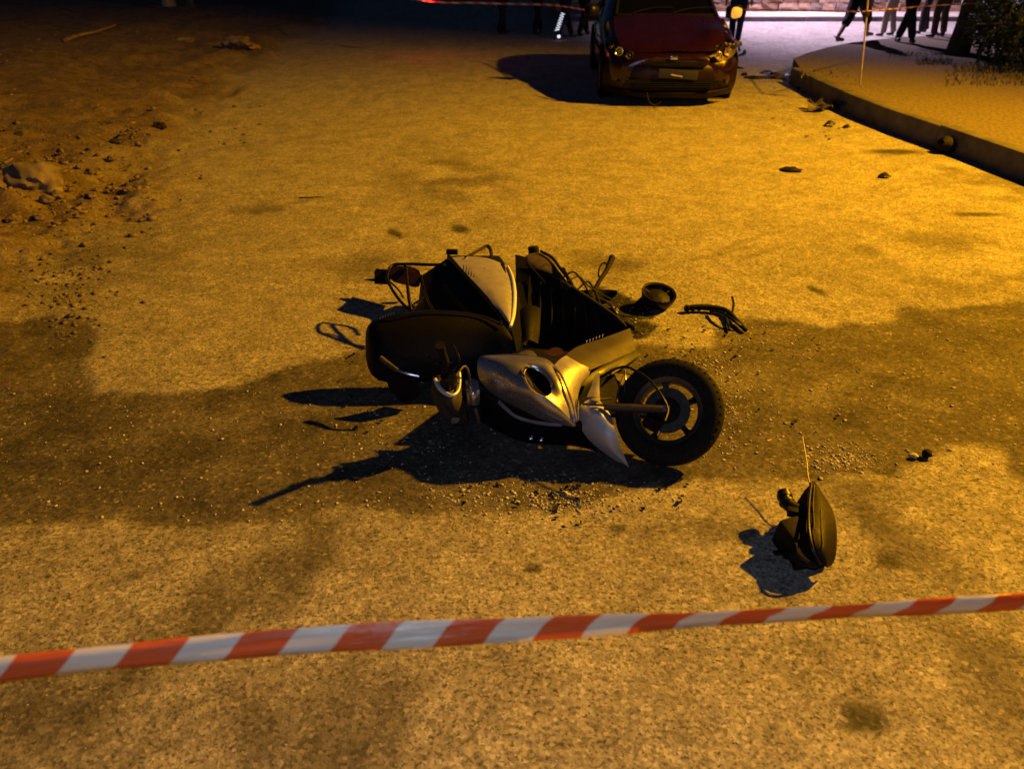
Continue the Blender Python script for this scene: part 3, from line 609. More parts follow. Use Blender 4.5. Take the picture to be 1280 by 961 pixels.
# --- rear body: tub, silver side panel, tail
def sec(y, pts_): return [low(Vector((x, y + dy, z))) for x, dy, z in pts_]
loft('rear_body', [sec(4.50, [(-.47, 0, .06), (-.50, -.05, .22), (-.33, 0, .33), (-.08, 0, .33), (.0, .02, .2), (0, .02, .06)]),
      sec(4.36, [(-.56, 0, .04), (-.53, 0, .25), (-.36, 0, .365), (-.05, -.05, .365), (.04, 0, .2), (.04, 0, .04)]),
      sec(4.05, [(-.50, 0, .03), (-.45, 0, .22), (-.24, 0, .37), (-.03, 0, .38), (.06, 0, .2), (.06, 0, .03)]),
      sec(3.72, [(-.38, 0, .03), (-.32, 0, .2), (-.11, 0, .37), (-.01, 0, .375), (.05, 0, .2), (.05, 0, .03)]),
      sec(3.45, [(-.25, 0, .04), (-.2, 0, .2), (-.02, 0, .34), (.0, 0, .34), (.03, 0, .2), (.03, 0, .04)])], blackpl, sc, nl=24)
tube('tub_rim', [low(Vector((-.365, 4.37, .375))), low(Vector((-.25, 4.05, .385))), low(Vector((-.12, 3.72, .385))), low(Vector((-.02, 3.47, .36)))], .011, blackgl, sc, 10, 20)
tube('tub_edge', [low(Vector((-.53, 4.36, .26))), low(Vector((-.46, 4.05, .235))), low(Vector((-.33, 3.72, .215))), low(Vector((-.2, 3.47, .21)))], .008, blackgl, sc, 8, 20)
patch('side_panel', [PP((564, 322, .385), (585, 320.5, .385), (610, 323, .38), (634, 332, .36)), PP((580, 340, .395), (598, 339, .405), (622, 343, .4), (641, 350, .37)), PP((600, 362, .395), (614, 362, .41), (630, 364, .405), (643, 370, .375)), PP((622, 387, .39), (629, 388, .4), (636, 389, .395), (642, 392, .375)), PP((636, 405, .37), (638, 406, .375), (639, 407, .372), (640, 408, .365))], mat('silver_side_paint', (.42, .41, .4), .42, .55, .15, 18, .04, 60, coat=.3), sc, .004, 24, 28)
for i in range(9):
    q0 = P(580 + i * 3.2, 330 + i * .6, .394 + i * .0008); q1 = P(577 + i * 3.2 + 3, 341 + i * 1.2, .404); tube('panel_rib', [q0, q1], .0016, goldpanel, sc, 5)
tube('panel_edge', PP((635, 333, .372), (641, 348, .382), (643.5, 368, .385), (642, 392, .382), (638, 408, .372)), [.006, .009, .01, .011, .008], mat('edge_highlight_paint', (.82, .8, .76), .4, .15, .06, 20, .02, 50, coat=.3), sc, 12, 26)  # pale colour paints the highlight line along this edge
lathe('bolt', [(.001, .008), (.008, .006), (.01, 0), (.001, -.002)], P(626, 403, .385), (0, -.4, .9), chrome, sc, 10)
lathe('bolt', [(.001, .008), (.008, .006), (.01, 0), (.001, -.002)], P(582, 322, .395), (0, -.4, .9), chrome, sc, 10)
tube('foot_peg', PP((582, 322, .36), (600, 312, .36), (608, 307.5, .36), (613, 312, .35), (615, 324, .33)), [.009, .009, .011, .012, .01], steel, sc, 8, 16)
box('peg_mount', P(565, 315, .34), .07, .03, .03, blackpl, sc, None, .006)
# tail with carrier rail and lamp
tube('carrier_rail', PP((556, 331, 0.425), (535, 331, 0.388), (508, 330, 0.375), (490, 332, 0.362), (484, 345, 0.338), (488, 358, 0.300), (500, 376, 0.250), (512, 388, 0.213)), .0085, blackgl, sc, 10, 34)
tube('carrier_rail', PP((507, 331, 0.375), (509, 352, 0.325), (511, 372, 0.275), (514, 388, 0.225)), .0095, blackgl, sc, 10, 20)
tube('carrier_rail', PP((529, 372, 0.250), (523, 380, 0.237), (516, 388, 0.225)), .005, blackgl, sc, 8, 8)
tube('carrier_rail', PP((487, 352, 0.312), (498, 362, 0.288), (504, 372, 0.275)), .005, blackgl, sc, 8, 8)
loft('tail_lamp', [PP((487, 334, .28), (505, 333, .29), (524, 338, .29), (524, 358, .22), (506, 356, .21), (489, 350, .22)), PP((492, 330, .22), (506, 330, .24), (522, 336, .24), (522, 350, .17), (506, 350, .16), (492, 346, .17))], mat('dark_tail_lens', (.03, .012, .01), .25, 0, .3, 30, coat=.4), sc, nk=18)
loft('number_plate_holder', [PP((470, 336, .2), (488, 337, .21), (488, 354, .15), (470, 353, .14)), PP((468, 339, .18), (486, 340, .18), (486, 356, .12), (468, 355, .12))], blackpl, sc)
tube('plate_spike', PP((480, 350, .15), (468, 350, .14), (456, 349.5, .13)), [.014, .01, .003], blackpl, sc, 8, 8)
tube('tail_bolt', PP((505, 333, .3), (514, 335, .3)), .008, chrome, sc, 8, 4)
# --- floor and underside between nose and tail
patch('floor_board', [PP((646, 335, .30), (672, 338, .33), (700, 347, .345), (730, 366, .34), (762, 389, .325), (791, 410, .31)), PP((646, 375, .2), (668, 378, .2), (690, 386, .2), (720, 400, .2), (750, 412, .21), (775, 418, .25)), PP((648, 425, .07), (662, 432, .06), (680, 437, .06), (700, 439, .08), (720, 436, .14), (748, 427, .25))], blackpl, sc, .006, 26, 20)
patch('tunnel_cover', [PP((646, 392, .22), (660, 382, .26), (676, 386, .24)), PP((646, 410, .19), (660, 402, .24), (674, 408, .2)), PP((648, 432, .14), (660, 425, .18), (672, 430, .14))], blackpl, sc, .004, 10, 10)
loft('seat_post_panel', [PP((644, 318, .3), (660, 322, .31), (664, 345, .24), (645, 345, .24)), PP((645, 360, .25), (664, 358, .27), (670, 385, .16), (648, 390, .16)), PP((647, 408, .2), (662, 400, .2), (672, 425, .08), (650, 432, .08))], blackpl, sc)
tube('floor_trim', PP((690, 345, .355), (712, 357, .352), (740, 375, .345), (768, 394, .332), (783, 408, .322)), [.004, .007, .009, .007, .004], goldpanel, sc, 8, 24)
loft('engine_case', [PP((655, 322, .29), (675, 316, .3), (692, 326, .29), (690, 345, .22), (660, 345, .22)), PP((662, 330, .31), (682, 328, .33), (700, 340, .32), (698, 356, .24), (668, 350, .25)), PP((690, 345, .31), (702, 347, .32), (712, 356, .31), (708, 366, .24), (692, 360, .25))], rust, sc, nk=22, nl=12)
lathe('oil_cap', [(.001, .03), (.028, .03), (.034, .024), (.034, -.03), (.001, -.03)], P(667, 314, .3), (-.1, .2, 1), blackpl, sc, 20)
tube('hose', PP((676, 314, .32), (690, 322, .34), (700, 335, .35), (712, 350, .34), (716, 360, .3)), [.008, .009, .009, .011, .009], rubber, sc, 10, 24)
tube('hose', PP((704, 336, .35), (709, 346, .35), (714, 356, .33)), .011, blackgl, sc, 10, 8)
rw = wheel('rear_wheel', Vector((.2, 4.12, .1)), Vector((-.05, -.12, .99)), sc, .86, False)
rr_ = random.Random(11)
for i in range(9):                        # torn plastic along the floor edge
    px = 690 + i * 11 + rr_.uniform(-4, 4); py = 343 + i * 7.4 + rr_.uniform(-3, 2); h = .36 - i * .005
    patch('torn_edge', [PP((px, py, h), (px + 7, py + 3 + rr_.uniform(-3, 2), h + .01), (px + 13, py + 7, h)), PP((px + 2, py + 7, h - .05), (px + 8, py + 9, h - .03), (px + 13, py + 13, h - .06))], rr_.choice([blackgl, blackpl, goldpanel]), sc, .004, 6, 5)
for i, q in enumerate([((700, 350, .36), (716, 340, .4), (728, 352, .36), (738, 370, .26)), ((722, 362, .34), (735, 352, .3), (744, 366, .24), (752, 384, .2)), ((708, 352, .35), (724, 346, .33), (736, 358, .3), (760, 372, .15), (778, 380, .04)), ((745, 372, .2), (760, 378, .15), (772, 392, .1), (790, 396, .03)), ((660, 330, .34), (680, 352, .3), (694, 372, .26), (690, 398, .2))]):
    tube('loose_cable', PP(*q), (.005, .006, .004, .006, .006)[i], (blackgl, rubber, steel)[i % 3], sc, 8, 20)
for i in range(7):                        # moulded ribs of the foot board
    x0 = 662 + i * 14; tube('floor_rib', PP((x0, 346 + i * 7 , .3), (x0 - 2 + i, 385 + i * 5, .215), (x0 - 4 + i, 420 + i * 2, .12)), .006, blackgl, sc, 6, 8)
# centre stand sticking up behind
tube('stand', PP((738, 372, .2), (750, 350, .22), (758, 338, .235), (765, 322, .26)), [.012, .013, .014, .021], blackpl, sc, 10, 14)
tube('stand_spring', PP((752, 350, .22), (748, 343, .23), (751, 331, .245), (757, 329, .25), (760, 335, .24)), .0055, blackpl, sc, 8, 16)
loft('stand_bracket', [PP((720, 364, .14), (745, 362, .15), (770, 363, .12), (768, 370, .08), (744, 372, .08), (722, 372, .08)), PP((722, 372, .12), (744, 374, .1), (764, 372, .06), (760, 378, .02), (744, 382, .02), (726, 382, .02))], blackpl, sc, nk=18)
loft('exhaust', [PP((716, 372, .24), (740, 372, .22), (748, 390, .12), (726, 392, .1)), PP((745, 392, .24), (770, 396, .22), (775, 412, .1), (750, 412, .08)), PP((770, 408, .22), (785, 410, .2), (787, 425, .08), (770, 424, .06))], blackpl, sc, nk=20, nl=10)

#==DEBRIS
FLAT = .8
# ------------------------------------------------------------------ broken-off airbox in the foreground
ab = empty('air_filter_box', P(1008, 705), 'broken-off black plastic air filter box standing on the road with a wire', 'scooter part')
def slant(y0): return y0
loft('box_shell', [PP((1006, 612, .16), (1014, 604, .175), (1019, 605, .17), (1021, 640, .06), (1012, 650, .01), (996, 636, .05)),
      PP((994, 632, .15), (1008, 634, .19), (1030, 632, .17), (1041, 668, .05), (1022, 690, .005), (990, 672, .03)),
      PP((985, 660, .13), (1008, 662, .18), (1036, 662, .15), (1043, 690, .04), (1020, 708, .005), (985, 695, .02)),
      PP((985, 680, .10), (1006, 684, .13), (1030, 690, .1), (1036, 706, .03), (1018, 713, .005), (990, 706, .01))], blackpl, ab, nl=14)
patch('side_cover', [PP((1015, 602, .19), (1020, 603, .188), (1026, 613, .18)), PP((1014, 630, .2), (1026, 628, .195), (1041, 638, .165)), PP((1015, 658, .195), (1030, 660, .185), (1046, 664, .14)), PP((1020, 684, .16), (1032, 690, .145), (1045, 693, .1)), PP((1027, 704, .1), (1034, 709, .085), (1040, 706, .06))], mat('dull_cover', (.011, .009, .007), .55, .0, .4, 14, .1, 60, spec=.12), ab, .004, 14, 22)
box('filter_block', P(990, 672, .09), .085, .1, .12, blackpl, ab, Matrix.Rotation(.35, 3, 'Z') @ Matrix.Rotation(.2, 3, 'X'), .012)
box('mounting_tab', P(976, 690, .05), .07, .02, .012, blackpl, ab, Matrix.Rotation(.5, 3, 'Z') @ Matrix.Rotation(.3, 3, 'Y'), .003)
box('mounting_tab', P(992, 640, .15), .045, .03, .03, blackpl, ab, Matrix.Rotation(-.3, 3, 'Z'), .004)
box('mounting_tab', P(1000, 706, .03), .05, .02, .03, blackpl, ab, Matrix.Rotation(.2, 3, 'Z'), .004)
tube('flange', PP((1014, 604, .2), (1011, 630, .205), (1011, 660, .2), (1016, 686, .165), (1025, 706, .1)), .006, blackgl, ab, 8, 20)
tube('cover_rib', PP((1018, 606, .2), (1016.5, 630, .206), (1018, 662, .2)), .0025, goldpanel, ab, 6, 14)
tube('cover_rib', PP((1026, 636, .199), (1027, 660, .192), (1029, 684, .165)), .0018, goldpanel, ab, 6, 12)
tube('bellows', PP((1012, 688, .12), (1008, 694, .09), (1006, 702, .06)), [.05, .062, .05, .06, .045], rubber, ab, 20, 10)
tube('intake_pipe', PP((1002, 640, .13), (990, 634, .14), (982, 626, .15), (980, 616, .16)), [.03, .026, .025, .026], blackgl, ab, 16, 12)
tube('hose_clamp', PP((981.2, 622, .153), (980.4, 618.5, .158)), .029, steel, ab, 18)
tube('hose_clamp', PP((984, 629, .146), (982.6, 626.5, .149)), .029, steel, ab, 18)
tube('wire', PP((1013, 606, .17), (1010, 595, .19), (1008, 575, .22), (1003, 546, .265)), [.0035, .003, .0025], mat('yellow_wire', (.42, .3, .1), .5, 0, .15), ab, 8, 16)
tube('clip', PP((1006, 640, .17), (1012, 628, .2), (1017, 640, .2)), .006, blackgl, ab, 8, 10)
FLAT = 1.0
# ------------------------------------------------------------------ round lamp bowl on the road
lb = empty('headlamp_bowl', P(822, 380), 'black round broken headlamp bowl lying on the pale road', 'scooter part')
lc = P(823, 369, .075); ln = Vector((.12, -.22, .96)).normalized()
lathe('bowl', [(.001, -.07), (.055, -.066), (.09, -.045), (.102, -.01), (.105, .01), (.1, .014), (.095, -.005), (.075, -.04), (.03, -.06), (.001, -.062)], lc, ln, blackgl, lb, 36)
lathe('bowl_ring', [(.1, .01), (.108, .014), (.106, .022), (.094, .016)], lc, ln, blackpl, lb, 36, True)
for i in range(3):
    t = i * 2.1 + .6; a, b, n2 = basis(ln); dr = a * math.cos(t) + b * math.sin(t); tube('inner_rib', [lc + dr * .02 - ln * .03, lc + dr * .055 - ln * .005, lc + dr * .09 + ln * .005], .005, steel, lb, 6, 6)
lathe('bulb_holder', [(.001, .0), (.02, 0), (.025, -.04), (.001, -.06)], lc, ln, rust, lb, 14)
loft('peak', [[lc + Vector((-.06, -.03, -.02)), lc + Vector((-.07, .05, 0)), lc + Vector((-.075, .05, -.02)), lc + Vector((-.065, -.03, -.04))], [lc + Vector((-.14, -.03, -.075)), lc + Vector((-.13, .03, -.06)), lc + Vector((-.13, .03, -.075)), lc + Vector((-.14, -.03, -.09))]], blackpl, lb)
lathe('lamp_insert', [(.001, .012), (.045, .006), (.08, -.012), (.09, -.02)], lc, ln, mat('murky_lens', (.006, .005, .004), .6, 0, .6, 30, .4, 60, spec=.15), lb, 24)
# ------------------------------------------------------------------ torn wiring and hoses
wh = empty('wiring_harness', P(890, 388), 'torn black hose and cable bundle lying on the road', 'cable')
tube('hose', PP((856, 386, .02), (870, 384, .025), (890, 385, .025), (908, 389, .025), (922, 402, .02), (932, 413, .015)), [.016, .018, .02, .018, .014, .012], rubber, wh, 10, 30)
tube('hose', PP((888, 389, .02), (902, 391, .05), (916, 400, .045), (928, 409, .015)), [.008, .009, .008], blackgl, wh, 10, 18)
tube('cable', PP((915, 392, .02), (917, 380, .05), (915, 371, .07)), .007, rubber, wh, 8, 8)
tube('cable', PP((906, 392, .02), (909, 402, .012), (912, 413, .01)), [.011, .008], rubber, wh, 8, 8)
for i, px in enumerate((857, 864, 872)): tube('sleeve', PP((px, 385.5 - i * .4, .022), (px + 3.5, 385.2 - i * .4, .024)), .021, blackpl, wh, 10)
# ------------------------------------------------------------------ other pieces scattered on the road
def shard_part(px, py, w_, d_, rot, label, h=.03, m=blackpl, name='plastic_fragment', curl=.03, cat='debris'):
    g = P(px, py); g.z = ground_z(g.x, g.y); ca, sa = math.cos(rot), math.sin(rot); rows = []
    rr = random.Random(int(px * 7 + py))
    for j in range(4):
        v = j / 3 - .5; row = []
        for i in range(5):
            u = i / 4 - .5; k = 1 - .55 * abs(2 * u) ** 2; x = u * w_ + rr.uniform(-.05, .05) * w_; y = v * d_ * k + rr.uniform(-.08, .08) * d_
            row.append(Vector((g.x + x * ca - y * sa, g.y + x * sa + y * ca, g.z + .004 + max(0, h * .25 + curl * (1 - (2 * u) ** 2) * (1 - (1.6 * v) ** 2) + rr.uniform(-.2, .2) * h))))
        rows.append(row)
    o = empty(name, g, label, cat); patch('shell', rows, m, o, .008, 12, 10)
    tube('edge_rib', [rows[0][1], rows[1][2], rows[2][3]], .008, m, o, 6, 6); return o
shard_part(988, 214, .2, .13, -.35, 'black oval plastic shell lying alone on the bright road', .025)
shard_part(1037, 158, .12, .1, .2, 'small grey crumpled fragment between the kerb and the road middle', .06, steel)
shard_part(1105, 222, .11, .06, .1, 'tiny dark sliver on the bright road near the kerb', .015)
shard_part(943, 99, .3, .17, -.1, 'dark flat fragment of bumper lying behind the shadow of the standing man', .05)
shard_part(918, 86, .3, .1, .0, 'dark strip of trim lying beside the red car', .03)
def pile(px, py, n, sx, sy, label, name='debris_heap', h=.14):
    g = P(px, py); o = empty(name, g, label, 'debris'); rr = random.Random(n)
    for i in range(n):
        c = g + Vector((rr.uniform(-sx, sx), rr.uniform(-sy, sy), 0)); rows = []
        an = rr.uniform(0, 3.1); t = rr.uniform(.0, h)
        for j in range(3):
            rows.append([c + Vector(((math.cos(an) * (q - 1) * .09 - math.sin(an) * (j - 1) * .06), (math.sin(an) * (q - 1) * .09 + math.cos(an) * (j - 1) * .06), .02 + max(0, t * (.5 + rr.uniform(-.4, .5))))) for q in range(3)])
        patch('fragment', rows, rr.choice([blackpl, steel, rust, goldpanel, blackgl]), o, .006, 7, 7)
    return o
shard_part(958, 92, .26, .14, .4, 'crumpled dark strip of grille lying between the red car and the kerb end', .04)
shard_part(930, 95, .16, .1, 1.1, 'small dark curved scrap on the road behind the red car', .03)
shard_part(1000, 112, .14, .1, .7, 'little black shard lying just off the kerb end', .03)
shard_part(1058, 160, .09, .07, .2, 'thin black chip beside the scrap heap at the kerb', .02)
pile(1042, 138, 13, .33, .13, 'heap of torn bodywork scraps lying against the kerb')
pile(976, 98, 8, .22, .16, 'black scraps and dirt piled at the broken kerb end', h=.1)
pile(1045, 84, 4, .12, .08, 'dark rag-like lump on the pavement beside the tape post', h=.1)
shard_part(1068, 78, .24, .1, 0, 'dark flat scrap lying behind the tape post on the pavement', .2 + .05)
sph = P(1187, 190); V, Fc = blob_geo(sph + Vector((-.085, -.06, .08)), .1, 77, 3, .22, (1, 1, .85)); tag(mesh('bag', V, Fc, mat('dark_bag', (.01, .008, .007), .7, 0, .4, 15, .4, 40, spec=.1), None, loc=sph), 'round dark crumpled bag resting against the kerb face', 'bag')
g = P(1157, 571); V, Fc = blob_geo(g + Vector((0, 0, .018)), .022, 5, 2, .4); tag(mesh('rubber_stub', V, Fc, rubber, None, loc=g), 'small black rubber stub beside the gravel streak', 'debris')
g = P(1141, 572); V, Fc = blob_geo(g + Vector((0, 0, .012)), .018, 9, 2, .4, (1.3, .8, .6)); tag(mesh('stone', V, Fc, stonem, None, loc=g), 'single pale stone next to the black rubber stub', 'stone')

rf = random.Random(21); fv = []
for _ in range(150):
    z_ = rf.choice([(640, 600, 860, 640), (560, 600, 760, 660), (880, 420, 1080, 560), (760, 395, 960, 450), (960, 60, 1060, 190), (420, 440, 520, 560)])
    g = P(rf.uniform(z_[0], z_[2]), rf.uniform(z_[1], z_[3])); sz = rf.uniform(.004, .014) * (2.2 if z_[1] < 100 else 1); zz0 = ground_z(g.x, g.y) + .003; a = rf.uniform(0, 6.28); v = []
    for q in range(4): t = a + q * 1.57 + rf.uniform(-.4, .4); v.append(Vector((g.x + math.cos(t) * sz * rf.uniform(.5, 1.3), g.y + math.sin(t) * sz * rf.uniform(.5, 1.3), zz0 + rf.uniform(0, sz * .7))))
    fv.append((v + [x + Vector((0, 0, .003)) for x in v], [(0, 1, 2, 3), (7, 6, 5, 4), (0, 4, 5, 1), (1, 5, 6, 2), (2, 6, 7, 3), (3, 7, 4, 0)]))
V, Fc = join(fv); tag(mesh('crash_splinters', V, Fc, blackgl, None, False), 'tiny black plastic splinters scattered over the road', 'debris', kind='stuff')
# ------------------------------------------------------------------ barrier tape
tapem = bpy.data.materials.new('striped_tape'); tapem.use_nodes = True
n = tapem.node_tree.nodes; l = tapem.node_tree.links; b = n['Principled BSDF']; uv = n.new('ShaderNodeUVMap'); uv.uv_map = 'UVMap'; sp = n.new('ShaderNodeSeparateXYZ'); l.new(uv.outputs[0], sp.inputs[0])
mm = n.new('ShaderNodeMath'); mm.operation = 'MULTIPLY_ADD'; l.new(sp.outputs[1], mm.inputs[0]); mm.inputs[1].default_value = -.24; l.new(sp.outputs[0], mm.inputs[2])
fr = n.new('ShaderNodeMath'); fr.operation = 'FRACT'; l.new(mm.outputs[0], fr.inputs[0])
rp = n.new('ShaderNodeValToRGB'); e = rp.color_ramp.elements; e[0].position = .0; e[0].color = (.7, .13, .03, 1); e[1].position = .5; e[1].color = (.74, .7, .64, 1); e.new(.49).color = (.7, .13, .03, 1); e.new(.985).color = (.74, .7, .64, 1); e.new(1.).color = (.7, .13, .03, 1)
l.new(fr.outputs[0], rp.inputs[0]); nzt = n.new('ShaderNodeTexNoise'); nzt.inputs['Scale'].default_value = 14; mt = n.new('ShaderNodeMix'); mt.data_type = 'RGBA'; mt.blend_type = 'MULTIPLY'; mt.inputs[0].default_value = .25
l.new(rp.outputs[0], mt.inputs[6]); l.new(nzt.outputs[0], mt.inputs[7]); l.new(mt.outputs[2], b.inputs['Base Color']); b.inputs['Roughness'].default_value = .35; b.inputs['Transmission Weight'].default_value = 0
nb = n.new('ShaderNodeTexNoise'); nb.inputs['Scale'].default_value = 22; nb.inputs['Detail'].default_value = 4; bq = n.new('ShaderNodeBump'); bq.inputs['Strength'].default_value = .5; bq.inputs['Distance'].default_value = .01; l.new(nb.outputs[0], bq.inputs['Height']); l.new(bq.outputs[0], b.inputs['Normal'])
tr = n.new('ShaderNodeBsdfTranslucent'); l.new(mt.outputs[2], tr.inputs[0]); mx = n.new('ShaderNodeMixShader'); mx.inputs[0].default_value = .3; l.new(b.outputs[0], mx.inputs[1]); l.new(tr.outputs[0], mx.inputs[2]); l.new(mx.outputs[0], n['Material Output'].inputs[0])
def tape(pathpts, width, tilt, label, period=.28, n=160, phase=0, parent=None):
    pth = cr(pathpts, n); V = []; U = []; d = 0
    for i, p in enumerate(pth):
        if i: d += (p - pth[i - 1]).length
        t = (pth[min(i + 1, n - 1)] - pth[max(i - 1, 0)]).normalized(); tl = tilt + .2 * math.sin(d * 2.1) + .14 * math.sin(d * 5.3 + 1) + .06 * math.sin(d * 17)
        side = t.cross(Vector((0, 0, 1))).normalized(); upv = (Vector((0, 0, 1)) * math.cos(tl) - side * math.sin(tl)).normalized()
        for q in range(4):
            f = q / 3 - .5; V.append(p + upv * f * width + side * .004 * math.sin(f * 5 + d * 3)); U.append((d / period + phase, q / 3))
    Fc = [(i * 4 + q, (i + 1) * 4 + q, (i + 1) * 4 + q + 1, i * 4 + q + 1) for i in range(n - 1) for q in range(3)]
    me = bpy.data.meshes.new('barrier_tape'); loc = Vector(pathpts[0]); me.from_pydata([tuple(v - loc) for v in V], [], Fc); ul = me.uv_layers.new(name='UVMap')
    for lp in me.loops: ul.data[lp.index].uv = U[lp.vertex_index]
    o = link('barrier_tape', me, tapem, None, True, loc); md = o.modifiers.new('thickness', 'SOLIDIFY'); md.thickness = .0006; return tag(o, label, 'tape')
def zpt(px, py, z):                      # at a measured camera distance
    u = (px - 640) / 1000; v = (py - 480.5) / 1000; return Vector((u * z, (_c - v * _s) * z, 2 + (-_s - v * _c) * z))
tape([zpt(-420, 893, 1.302), zpt(-200, 866, 1.344), zpt(0, 838, 1.386), zpt(220, 815, 1.435), zpt(430, 797, 1.477), zpt(640, 786, 1.519), zpt(860, 774, 1.582), zpt(1080, 763, 1.638), zpt(1280, 753, 1.694), zpt(1500, 744, 1.750), zpt(1750, 735, 1.820)], .049, .15, 'red and white striped barrier tape stretched low across the foreground road', phase=.43, period=.19)
ends = (zpt(-420, 893, 1.302), zpt(1750, 735, 1.82))
for e_, lb_ in zip(ends, ('thin steel stake holding the left end of the low striped tape', 'thin steel stake holding the right end of the low striped tape')):
    st = empty('tape_stake', (e_.x, e_.y, 0), lb_, 'stake'); tube('rod', [Vector((e_.x, e_.y, -.05)), Vector((e_.x, e_.y, e_.z + .25))], .012, steel, st, 8); lathe('foot_disc', [(.001, .02), (.06, .015), (.07, 0), (.001, 0)], (e_.x, e_.y, 0.005), (0, 0, 1), steel, st, 16)
# far tape tied to the post, the car and the tree
pb = P(1075, 106, KH); post = empty('tape_post', pb, 'thin pale post holding the far barrier tape on the pavement', 'post')
tube('rod', [pb, pb + Vector((-.09, 0, .8)), pb + Vector((-.21, 0, 1.75))], .012, mat('pale_post', (.36, .3, .22), .6, 0, .3, 10, .1), post, 8); lathe('collar', [(.02, 0), (.035, .01), (.035, .05), (.02, .06)], pb + Vector((-.092, 0, .82)), (-.12, 0, 1), steel, post, 12)
tape([PD(1075, 15, pb.y - .03), PD(1000, 13.5, 13.6), PD(925, 12.5, 14.2), PD(903, 14, 14.0)], .022, .2, 'striped barrier tape running from the pale post to the red car', n=60)
tape([PD(1078, 15, pb.y), PD(1160, 8, 12.9), PD(1280, 2, 13.2), PD(1400, 0, 13.4)], .018, .2, 'striped barrier tape running from the pale post past the bush', n=60)

#==CAR
car = empty('car', (2.06, 13.0, 0), 'damaged dark red hatchback facing the scooter with a crumpled bonnet', 'car')
paint = mat('dark_red_paint', (.015, .0022, .002), .26, .3, .15, 8, .02, 30, coat=.5, rvar=.05)
glass = mat('dark_glass', (.002, .0022, .0022), .05, 0, .2, 10, 0, spec=.4, rvar=.02)
CX, CF = 2.06, 10.92                      # centre line, front end
CROT = Matrix.Rotation(R(-2.5), 3, 'Z')
def cw(x, y, z): q = CROT @ Vector((x, y, 0)); return Vector((CX + q.x, CF + q.y, z))     # car frame: x right in picture, y back from the nose
# stations: y, half width, z bottom, z shoulder, z top, half width top
ST = [(-.02, .58, .30, .50, .585, .45), (.06, .72, .22, .56, .64, .55), (.22, .81, .19, .62, .70, .62), (.5, .85, .18, .70, .80, .66), (.85, .865, .18, .78, .90, .68), (1.12, .87, .18, .84, .98, .70), (1.5, .875, .18, .88, 1.2, .66), (1.95, .875, .18, .9, 1.42, .6), (2.6, .875, .18, .91, 1.48, .59), (3.2, .87, .18, .92, 1.44, .57), (3.75, .85, .2, .93, 1.2, .56), (4.02, .8, .25, .9, 1.0, .58), (4.12, .7, .35, .75, .8, .55)]
loops = []
for y, w_, zb, zs, zt, wt in ST:
    half = [(0, zb), (w_ * .8, zb), (w_ * .97, zb + .07), (w_, zb + .2), (w_ * 1.0, (zb + zs) / 2 + .1), (w_ * .985, zs - .03), (w_ * .955, zs + .01), (wt + (w_ * .955 - wt) * .12, zt - .035), (wt * .93, zt), (wt * .5, zt + .02), (0, zt + .025)]
    full = [(x, z) for x, z in half] + [(-x, z) for x, z in half[-2:0:-1]]
    loops.append([cw(x, y, z) for x, z in full])
body = loft('body', loops, paint, car, nl=60)
# glass faces
me = body.data; me.materials.append(glass)
inv = CROT.transposed()
for p in me.polygons:
    c = p.center + wloc(body) - Vector((CX, CF, 0)); q = inv @ c; z = q.z
    if 1.13 < q.y < 1.92 and z > .93 + (q.y - 1.13) * .02 and p.normal.z > .1 and abs(q.x) < .66 - (q.y - 1.1) * .05 and p.normal.y < 0: p.material_index = 1
    if 1.5 < q.y < 3.5 and .95 < z < 1.38 and abs(p.normal.x) > .5: p.material_index = 1
# bonnet: a sheet of its own, buckled
rows = []
for j, y in enumerate((.08, .2, .42, .68, .92, 1.1)):
    row = []
    for i in range(9):
        u = (i / 8 - .5) * 2; hw = (.60, .66, .70, .72, .72, .70)[j]; zt = np.interp(y, [s[0] for s in ST], [s[4] for s in ST]) + .034 - .03 * u * u - (.02 if j == 0 else 0)
        buck = .085 * math.exp(-((u - .75) / .35) ** 2 - ((y - .45) / .3) ** 2) + .02 * math.exp(-((u - .1) / .12) ** 2) * (1 - j / 5) - .03 * math.exp(-((u - .4) / .2) ** 2 - ((y - .5) / .2) ** 2)
        row.append(cw(u * hw, y - .06 * (1 - u * u) * (1 if j == 0 else .4 if j == 1 else 0), zt + buck))
    rows.append(row)
bonnet = patch('bonnet', rows, paint, car, .012, 44, 34)
box('badge', cw(.0, -.045, .60), .09, .02, .06, chrome, bonnet, None, .012)
# wind-screen base, wipers
box('scuttle', cw(0, 1.12, 1.005), 1.3, .07, .03, blackpl, car, CROT, .01)
for s_, x0 in ((1, -.45), (1, .1)): tube('wiper', [cw(x0, 1.12, 1.03), cw(x0 + .28, 1.2, 1.085), cw(x0 + .55, 1.22, 1.09)], .009, blackpl, car, 6, 8)
